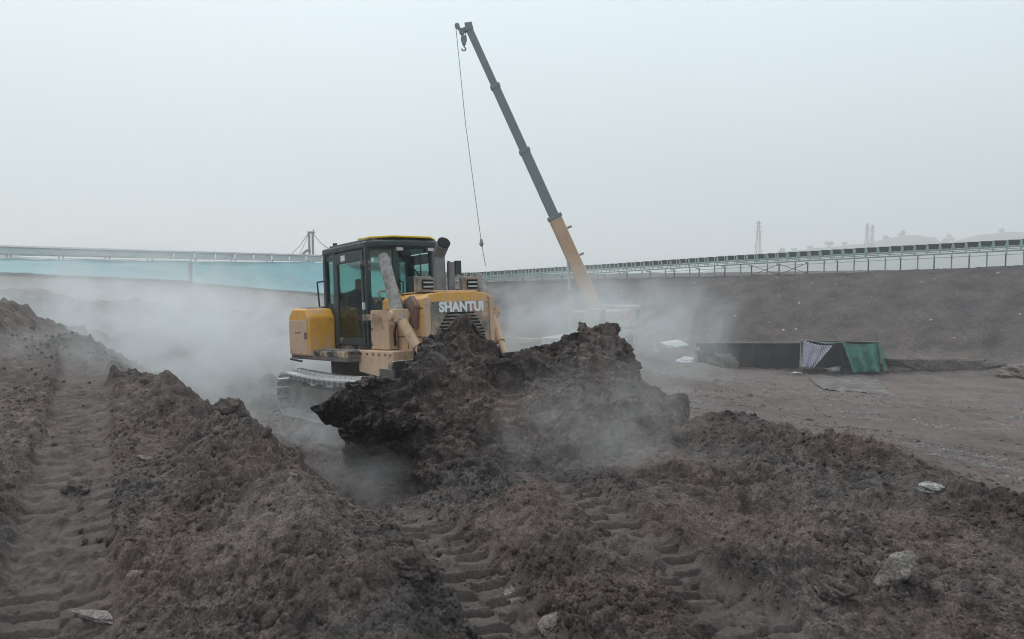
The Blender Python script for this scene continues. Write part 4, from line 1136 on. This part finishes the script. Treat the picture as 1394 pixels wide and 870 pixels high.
# ------------------------------------------------------------------ covered conveyor along the left bank
tab = []
for u, v, D in ((-260, 322, 68), (0, 333.5, 83), (200, 340, 99), (430, 346.5, 118), (560, 350, 128)):
    q = W(u, v, D); tab.append((q.x, q.y, q.z))
at_l, LL = conv_frame(tab)
gal = empty('covered_conveyor', at_l(LL / 2) - Vector((0, 0, 2.4)))
tag(gal, 'pale grey covered conveyor on posts above the blue sheeted left bank', 'conveyor')
go = gal.location.copy()
e_l = (at_l(60) - at_l(20)); e_l.z = 0; e_l.normalize(); p_l = Vector((-e_l.y, e_l.x, 0))
if p_l.y < 0: p_l = -p_l
ang_l = math.atan2(e_l.y, e_l.x)
def slope_at(at, s): a, b = at(s), at(s + 2.9); return -math.atan2(b.z - a.z, math.hypot(b.x - a.x, b.y - a.y))
cp0 = MB().box(0, 2.92, -.03, .03, -.98, -.22).build('cladding_panel', 'palegrey', gal)
rf0 = MB().prism([(-.15, -.20), (.6, .02), (1.35, -.20), (1.35, -.26), (.6, -.05), (-.15, -.26)], 0, 0, 2.95).build('roof_panel', 'greysteel', gal)
l0_ = MB().box(-.07, .07, -.07, .07, 0, 1).build('post', 'greysteel', gal); l1_ = MB().box(-.07, .07, -.07, .07, 0, 1).build('post', 'palegrey', gal)
for k in range(int(LL / 2.95)):
    s = k * 2.95; q = at_l(s); sl = slope_at(at_l, s)
    for src, nm in ((cp0, 'cladding_panel'), (rf0, 'roof_panel')):
        o = src if k == 0 else share(src, nm, gal)
        o.location = q - go; o.rotation_euler = (0, sl, ang_l)
    if k % 2 == 0:
        for j, (src, off) in enumerate(((l0_, 0), (l1_, 1.2))):
            p = q + p_l * off; gz = ground_z(p.x, p.y) - .2
            o = src if k == 0 else share(src, 'post', gal)
            o.location = Vector((p.x, p.y, gz)) - go; o.scale = (1, 1, max(.2, q.z - .95 - gz)); o.rotation_euler = (0, 0, ang_l)
for nm, off, dz, h in (('rail', 0, -1.05, .16), ('rail', 1.2, -1.05, .16), ('lower_rail', -.05, -1.38, .10)):
    mb = MB(); n = 12
    for k in range(n): mb.beam(at_l(LL * k / n) + p_l * off + Vector((0, 0, dz)) - go, at_l(LL * (k + 1) / n) + p_l * off + Vector((0, 0, dz)) - go, .1, h)
    mb.build(nm, 'palegrey' if nm == 'rail' else 'white', gal)

# twin-post mast with stay ropes behind it
MD = 132.0
mp = W(424, 365, MD); gm = ground_z(mp.x, mp.y)
mast = empty('stayed_mast', (mp.x, mp.y, gm)); tag(mast, 'grey twin-post mast with stay ropes rising behind the left conveyor', 'mast')
topz = W(424, 316, MD).z - gm
for dx in (-.32, .32): MB().box(dx - .16, dx + .16, -.2, .2, 0, topz - .2).build('post', 'greysteel', mast)
MB().box(-.55, .70, -.25, .25, topz - .25, topz + .1).tube((.45, 0, topz + .1), (.5, 0, topz + .55), .06).build('head_beam', 'greysteel', mast)
for du_, dv_, r in ((-17, 18, .05), (-13, 22, .04), (15, 14, .05), (13, 12, .04)):
    q = W(424 + du_ * 1.8, 317 + abs(dv_) * 1.8, MD) - mast.location
    MB().path([Vector((.1 if du_ > 0 else -.3, 0, topz)), q * .5 + Vector((0, 0, topz * .5 - .25)), q], r, 6).build('stay_rope', 'cable', mast)
q = W(410, 348, MD) - mast.location; q2 = W(417, 341.5, MD) - mast.location; q3 = W(423, 341, MD) - mast.location
MB().beam(q, q2, .3, .4).beam(q2, q3, .3, .5).build('raking_strut', 'greysteel', mast)

# blue sheets over the left bank
def bank_sheet(name, u0, u1, va, vb, mat, label, n=(90, 24)):
    V = []
    for i in range(n[1]):
        for j in range(n[0]):
            f, t = j / (n[0] - 1), i / (n[1] - 1)
            u = u0 + (u1 - u0) * f; v = (va[0] + (va[1] - va[0]) * f) * (1 - t) + (vb[0] + (vb[1] - vb[0]) * f) * t
            V.append((u, v))
    UV = np.array(V)
    Ds = np.linspace(60, 135, 300)
    P = []
    for u, v in UV:
        q = np.array([W(u, v, D) for D in (60, 135)]); pts = q[0] + (q[1] - q[0]) * ((Ds - 60) / 75)[:, None]
        P.append(pts)
    P = np.array(P); hh = macro(P[..., 0].ravel(), P[..., 1].ravel()).reshape(P.shape[:2])
    k = np.argmax(P[..., 2] <= hh + .05, axis=1)
    k = np.where(k == 0, 230, k)
    X = P[np.arange(len(P)), k]
    g = X.reshape(n[1], n[0], 3)
    for _ in range(6): g[:, 1:-1] = (g[:, :-2] + 2 * g[:, 1:-1] + g[:, 2:]) / 4
    X = g.reshape(-1, 3)
    X[:, 2] += .28 + .10 * fbm2(X[:, 0] * .35, X[:, 1] * .35, 4, 91) + .05 * np.abs(np.sin(X[:, 0] * .8))
    o = grid_mesh(name, X, n[1], n[0], mat)
    md = o.modifiers.new('thick', 'SOLIDIFY'); md.thickness = .02
    return tag(o, label, 'ground sheet')
bank_sheet('bank_sheet', 262, 560, (388, 412), (358.5, 361), 'bluetarp', 'bright blue plastic sheet covering the left bank behind the bulldozer')
bank_sheet('bank_sheet', -80, 258, (372, 386), (355, 358.5), 'bluetarp', 'faded blue plastic sheet on the far left bank, veiled by dust')

# ------------------------------------------------------------------ shelter, plank wall and litter on the pit floor
TD = 47.0
tp = W(1150, 506, TD); tz = ground_z(tp.x, tp.y)
tent = empty('tarpaulin_shelter', (tp.x, tp.y, tz)); tag(tent, 'small shelter of green tarpaulin with an open dark front on the pit floor', 'shelter')
def tl(u, v, D=TD): return W(u, v, D) - tent.location
def cloth(name, quad, mat, parent, n=(24, 18), amp=.05, sag=0.0, folds=5.0, seed=1, uv=False):
    """quad corners: top-left, top-right, bottom-right, bottom-left"""
    a, b, c, d_ = quad
    V = []
    for i in range(n[1]):
        t = i / (n[1] - 1)
        for j in range(n[0]):
            f = j / (n[0] - 1)
            p = (a * (1 - f) + b * f) * (1 - t) + (d_ * (1 - f) + c * f) * t
            p = p + Vector((0, -amp * math.sin(f * folds * math.pi + seed) * (.2 + .8 * t), -sag * math.sin(math.pi * f) * (1 - t)))
            p = p + Vector((0, -.5 * amp * float(fbm2(np.array([f * 4.0 + seed]), np.array([t * 2.5 + f]), 3, 600 + seed)[0]), 0))
            V.append(p[:])
    o = grid_mesh(name, np.array(V), n[1], n[0], mat, parent)
    md = o.modifiers.new('thick', 'SOLIDIFY'); md.thickness = .012
    if uv:
        ul = o.data.uv_layers.new(name='UVMap')
        for lp in o.data.loops:
            k = lp.vertex_index; ul.data[lp.index].uv = ((k % n[0]) / (n[0] - 1), (k // n[0]) / (n[1] - 1))
    return o
cloth('front_sheet', (tl(1146, 466), tl(1194, 467), tl(1201, 506, TD - .6), tl(1160, 507, TD - .6)), 'tarpgreen', tent, n=(48, 24), amp=.24, folds=5.3, sag=.10)
cloth('side_sheet', (tl(1194.5, 467, TD + .02), tl(1197, 468, TD + 2.2), tl(1217, 503, TD + 1.8), tl(1202, 506, TD - .5)), 'tarpgreen', tent, amp=.16, folds=5, seed=2)
cloth('roof_sheet', (tl(1094, 462.5, TD + 2.4), tl(1196, 465.5, TD + 2.4), tl(1194, 466, TD - .05), tl(1095, 463, TD - .05)), 'tarppale', tent, amp=.05, sag=.05, folds=7, seed=3)
cloth('roof_edge', (tl(1104, 463, TD - .08), tl(1150, 464, TD - .08), tl(1149, 467, TD - .08), tl(1104, 464.5, TD - .08)), 'tarppale', tent, n=(24, 5), amp=.03, sag=.22, folds=3)
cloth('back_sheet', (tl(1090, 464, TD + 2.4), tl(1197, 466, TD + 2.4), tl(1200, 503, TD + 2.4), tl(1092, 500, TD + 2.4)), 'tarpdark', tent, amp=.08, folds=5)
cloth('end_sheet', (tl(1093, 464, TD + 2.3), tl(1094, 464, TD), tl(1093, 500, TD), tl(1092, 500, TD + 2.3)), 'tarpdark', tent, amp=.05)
ck = cloth('checked_sheet', (tl(1094, 463, TD - .1), tl(1134, 470, TD - .1), tl(1107, 500.5, TD - .3), tl(1092, 500, TD - .3)), 'check', tent, amp=.12, sag=.14, folds=5, seed=4, uv=True)
ck['label'] = 'blue and white checked plastic sheet hung across the left side'
for u, dD in ((1095, 0.05), (1147, 0.05), (1194, .05), (1097, 2.2), (1196, 2.2)):
    q = tl(u, 466, TD + dD); MB().tube((q.x, q.y, -.05), (q.x, q.y, q.z), .03, n=8).build('pole', 'plank', tent)

def sack(name, u, v, D, size, label, seed, mat='bag'):
    vv, ff = lump(4, seed, .5, .8)
    vv = vv * (1 + .10 * fbm2(vv[:, 0] * 4 + vv[:, 2] * 3, vv[:, 1] * 4, 3, seed)[:, None])
    vv = vv * np.array(size); vv[:, 2] = np.maximum(vv[:, 2], -size[2] * .55)
    me = bpy.data.meshes.new(name); me.from_pydata(vv.tolist(), [], ff.tolist()); me.update(); me.materials.append(M[mat])
    for p in me.polygons: p.use_smooth = True
    o = bpy.data.objects.new(name, me); col.objects.link(o)
    q = W(u, v, D); o.location = (q.x, q.y, ground_z(q.x, q.y) + size[2] * .5 + .05)
    return tag(o, label, 'sack')
sack('sack', 1135, 497, TD + .8, (.42, .3, .28), 'pale bundle lying inside the open front of the green shelter', 301)
sack('sack', 930, 503, 44.0, (.62, .4, .38), 'crumpled white sack on the pit floor between heap and plank wall', 302)
sack('sack', 1083, 499, TD - .2, (.30, .2, .10), 'flat whitish scrap of plastic at the left foot of the green shelter', 303)
pl_ = W(916, 468, 52)
vv, ff = lump(4, 310, .5, 1.0); vv = vv * np.array([1.15, .7, .32]); 
me = bpy.data.meshes.new('plastic_sheet'); me.from_pydata(vv.tolist(), [], ff.tolist()); me.materials.append(M['white'])
for p in me.polygons: p.use_smooth = True
o = bpy.data.objects.new('plastic_sheet', me); col.objects.link(o); o.location = pl_
tag(o, 'crumpled white plastic sheet lying at the left end of the plank wall', 'plastic sheet')

pw = empty('plank_wall', (W(1030, 500, 49.5).x, 49.5, ground_z(W(1030, 500, 49.5).x, 49.5)))
tag(pw, 'long dark plank wall left of the green shelter', 'wall')
xa, xb = W(948, 0, 50.5).x - pw.location.x, W(1104, 0, 49).x - pw.location.x
zt = W(1030, 467.5, 49.5).z - pw.location.z
npl = 8
for k in range(npl):
    h = (zt + .25) / npl; z = -.25 + k * h; j = random.uniform(-.03, .03)
    MB().box(xa + random.uniform(0, .4), xb, j, j + .06, z + .003, z + h - .004).build('plank', 'plank', pw)
MB().box(xa, xb, -.06, .12, zt, zt + .035).build('top_rail', 'frame', pw)
for k in range(6):
    x = xa + (xb - xa) * (k + .5) / 6; MB().box(x - .06, x + .06, -.12, -.035, -.3, zt - .01).build('post', 'plank', pw)
# ground backfilled behind the wall is the embankment itself; a dark spoil hump leans on its middle
def hump(name, u, v, D, size, label, seed, mat='heap'):
    vv, ff = lump(5, seed, .3, 1.0)
    vv = vv * (1 + .12 * fbm2(vv[:, 0] * 4 + vv[:, 2] * 2, vv[:, 1] * 4 - vv[:, 2], 4, seed + 1)[:, None]) * np.array(size)
    me = bpy.data.meshes.new(name); me.from_pydata(vv.tolist(), [], ff.tolist()); me.materials.append(M[mat])
    for p in me.polygons: p.use_smooth = True
    o = bpy.data.objects.new(name, me); col.objects.link(o); q = W(u, v, D); o.location = (q.x, q.y, ground_z(q.x, q.y))
    return tag(o, label, 'soil heap')
hump('soil_heap', 985, 490, 48.6, (1.1, .6, .95), 'low dark heap against the left half of the plank wall', 321)
hump('soil_heap', 1285, 500, 47.5, (3.9, 1.4, .95), 'long low dark heap right of the green shelter', 322)
hump('soil_heap', 1400, 512, 44, (1.6, 1.0, .75), 'small pale heap at the right edge of the pit floor', 323, 'stone_brown')

# trodden ground sheet in front of the shelter
V = []
for i in range(16):
    for j in range(40):
        f, t = j / 39, i / 15
        u = (1098 + (1192 - 1098) * f) * (1 - t) + (1128 + (1222 - 1128) * f) * t; v = 509 + 21 * t
        V.append((u, v))
P = []
for u, v in V:
    D = 46.3 + (34.5 - 46.3) * ((v - 509) / 21)
    q = W(u, v, D); P.append((q.x, q.y))
P = np.array(P); Z = height(P[:, 0], P[:, 1]) + .07 + .05 * fbm2(P[:, 0] * 1.2, P[:, 1] * .5, 3, 95)
o = grid_mesh('ground_sheet', np.c_[P, Z], 16, 40, 'sheet')
md = o.modifiers.new('thick', 'SOLIDIFY'); md.thickness = .015
tag(o, 'pale dusty sheet spread on the ground in front of the green shelter', 'ground sheet')

# ------------------------------------------------------------------ far hills, trees and pylons
def ridge(name, prof, D, depth, mat='hill', n=160):
    pr = np.array(prof, float); us_ = np.linspace(pr[0, 0], pr[-1, 0], n); vs_ = np.interp(us_, pr[:, 0], pr[:, 1])
    vs_ = vs_ + 1.2 * fbm2(us_ * .05, us_ * 0 + 3, 4, 17)
    rows = []
    for t in np.linspace(-1, 1, 18):
        z = np.array([W(u, v, D).z for u, v in zip(us_, vs_)]); x = np.array([W(u, 375, D).x for u in us_])
        k = math.cos(t * math.pi / 2) ** .8 if abs(t) < 1 else 0
        y = np.full(n, D + t * depth) + 0 * x
        rows.append(np.stack([x, y, 1.5 + (z - 1.5) * k + 2.5 * k * (1 - k) * fbm2(x * .03, y * .03, 3, 19)], -1))
    o = grid_mesh(name, np.concatenate(rows), 18, n, mat); tag(o, kind='structure'); return o
ridge('hill', [(960, 372), (1040, 346), (1100, 339), (1140, 335), (1190, 330), (1220, 322), (1240, 321), (1262, 331), (1300, 330), (1335, 319), (1370, 316), (1420, 318), (1520, 322), (1650, 350)], 800, 120)
ridge('hill', [(-420, 352), (-300, 338), (-100, 345), (0, 347), (45, 352), (90, 365)], 420, 70)
def far_tree(u, v, D, hgt, label, seed):
    b = W(u, v, D); t = empty('tree', (b.x, b.y, b.z - .5))
    tag(t, label, 'tree', 'trees on the far hill')
    MB().tube((0, 0, -1.5), (0, 0, hgt * .7), .18, .07, n=8).build('trunk', 'bark', t)
    rg = np.random.default_rng(seed); m = 260
    c = rg.normal(size=(m, 3)); c /= np.linalg.norm(c, axis=1, keepdims=True); c *= (rg.random((m, 1)) ** .4)
    lob = rg.normal(size=(5, 3)) * .45
    c = c * .6 + lob[rg.integers(0, 5, m)]
    c = c * np.array([hgt * rg.uniform(.34, .6), hgt * .4, hgt * .36]) * (1 + .3 * rg.random((m, 1))) + np.array([0, 0, hgt * .66])
    mb = MB()
    for q in c:
        d1, d2 = rg.normal(size=3) * .6, rg.normal(size=3) * .6
        mb.add([q - d1, q + d2, q + d1, q - d2], [(0, 1, 2, 3)])
    mb.build('crown', 'leaf', t)
ORD = ('first', 'second', 'third', 'fourth', 'fifth', 'sixth', 'seventh', 'eighth', 'ninth', 'tenth')
for k, (u, v, h) in enumerate(((1064, 344, 3), (1082, 343, 2.4), (1104, 340, 2.4), (1129, 336, 3.6), (1150, 334, 2.0), (1205, 327, 2.4), (1228, 322, 2.6), (1268, 332, 4.2), (1290, 331, 3.6), (1362, 317, 2.4))):
    far_tree(u, v + 1.0, 800, h * 2.1, 'hazy bushy tree on the far hill, %s from the left along its crest' % ORD[k], 400 + k)
def pylon(u, v0, v1, D, label):
    b = W(u, v1, D); h = W(u, v0, D).z - b.z
    t = empty('power_pylon', (b.x, b.y, b.z)); tag(t, label, 'pylon', 'pylons beyond the far hill')
    w0_, w1_ = h * .085, h * .02
    for sx in (-1, 1):
        for sy in (-1, 1): MB().beam((sx * w0_, sy * w0_, -3), (sx * w1_, sy * w1_, h), .34, .34).build('leg', 'greysteel', t)
    mb = MB()
    for k in range(9):
        z0, z1 = h * k / 9, h * (k + 1) / 9; a, b2 = w0_ + (w1_ - w0_) * k / 9, w0_ + (w1_ - w0_) * (k + 1) / 9
        mb.beam((-a, -a, z0), (b2, -b2, z1), .2, .2).beam((a, -a, z0), (-b2, -b2, z1), .2, .2)
    mb.build('lattice', 'greysteel', t)
    for z, r in ((.70, .16), (.82, .13), (.93, .09)): MB().beam((-h * r, 0, h * z), (h * r, 0, h * z), .3, .3).build('cross_arm', 'greysteel', t)
pylon(1032, 301, 346, 480, 'faint lattice pylon standing alone left of the far hill')
pylon(1180, 304, 335, 560, 'faint lattice pylon, taller of the pair above the far hill')
pylon(1187, 306, 335, 575, 'faint lattice pylon just right of the taller one of the pair')

# ------------------------------------------------------------------ air: even haze, and the dust and steam clouds
def vol(name, color, dens, aniso=.25, noise=None, soft=1.6):
    m = bpy.data.materials.new(name); n, l = nodes_of(m)
    n.remove(n['Principled BSDF']); o = n['Material Output']
    pv = n.new('ShaderNodeVolumePrincipled')
    pv.inputs['Color'].default_value = (*color, 1); pv.inputs['Anisotropy'].default_value = aniso; pv.inputs['Density'].default_value = dens
    l.new(pv.outputs[0], o.inputs['Volume'])
    if noise:
        tc = n.new('ShaderNodeTexCoord'); ge = n.new('ShaderNodeNewGeometry')
        ln = N(n, 'ShaderNodeVectorMath', operation='LENGTH'); l.new(tc.outputs['Object'], ln.inputs[0])
        mr = N(n, 'ShaderNodeMapRange'); mr.interpolation_type = 'SMOOTHSTEP'; mr.inputs[1].default_value = 1.0; mr.inputs[2].default_value = .15
        l.new(ln.outputs['Value'], mr.inputs[0])
        nz = N(n, 'ShaderNodeTexNoise', Scale=noise, Detail=5.0, Roughness=.62, Distortion=1.6); l.new(ge.outputs['Position'], nz.inputs['Vector'])
        nr = N(n, 'ShaderNodeMapRange'); nr.inputs[1].default_value = .41; nr.inputs[2].default_value = .61; nr.inputs[3].default_value = .04; nr.inputs[4].default_value = 1.6
        l.new(nz.outputs['Fac'], nr.inputs[0])
        a = N(n, 'ShaderNodeMath', operation='MULTIPLY'); l.new(mr.outputs[0], a.inputs[0]); l.new(nr.outputs[0], a.inputs[1])
        b = N(n, 'ShaderNodeMath', operation='MULTIPLY'); b.inputs[1].default_value = dens; l.new(a.outputs[0], b.inputs[0])
        l.new(b.outputs[0], pv.inputs['Density'])
    return m
hz = MB().box(-3600, 3600, -3600, 3600, -16, 75).build('haze', vol('haze_air', (.975, .985, .99), .0017, .3))
tag(hz, kind='stuff')
def cloud(u, v, D, rx, ry, rz, dens, label, noise=.5, tint=(.86, .885, .90), tilt=0):
    vv, ff = ico(3)
    me = bpy.data.meshes.new('dust_cloud'); me.from_pydata((vv * 1.02).tolist(), [], ff.tolist()); me.materials.append(vol('dust', tint, dens, .2, noise))
    o = bpy.data.objects.new('dust_cloud', me); col.objects.link(o)
    o.location = W(u, v, D); o.scale = (rx, ry, rz); o.rotation_euler = (0, tilt, 0)
    return tag(o, label, 'dust cloud', kind='stuff')
cloud(130, 470, 21, 8.0, 5.5, 2.6, .52, 'pale dust drifting over the ground behind the left windrow', .36)
cloud(320, 490, 17.5, 4.2, 3.6, 2.6, .62, 'dense pale dust behind the bulldozer', .50)
cloud(170, 385, 45, 15, 8, 3.6, .10, 'thin high veil of dust in front of the left bank', .18)
cloud(385, 620, 10.4, 2.0, 1.5, 1.4, .60, 'grey dust in the trench left of the blade', .8, (.84, .86, .88))
cloud(240, 520, 12.3, 2.6, 1.8, 1.2, .38, 'thin dust spilling over the left windrow', .75)
cloud(80, 495, 11.5, 2.2, 1.8, .8, .26, 'thin mist creeping over the packed strip', .8)
cloud(790, 440, 33, 7.0, 5, 3.4, .25, 'thick dust around the foot of the crane', .26)
cloud(930, 455, 28, 3.2, 3.0, 3.2, .22, 'thin dust trailing off the right side of the heap', .35)
cloud(805, 595, 7.5, 1.35, .9, .92, .44, 'wispy steam rising in front of the heap', 1.5, (.80, .78, .77))
cloud(880, 545, 9.0, .9, .8, .8, .26, 'wispy steam at the right shoulder of the heap', 1.4, (.80, .79, .79))
cloud(480, 660, 7.6, .9, .8, .55, .40, 'faint grey steam below the black soil slabs', 1.4, (.78, .78, .79))
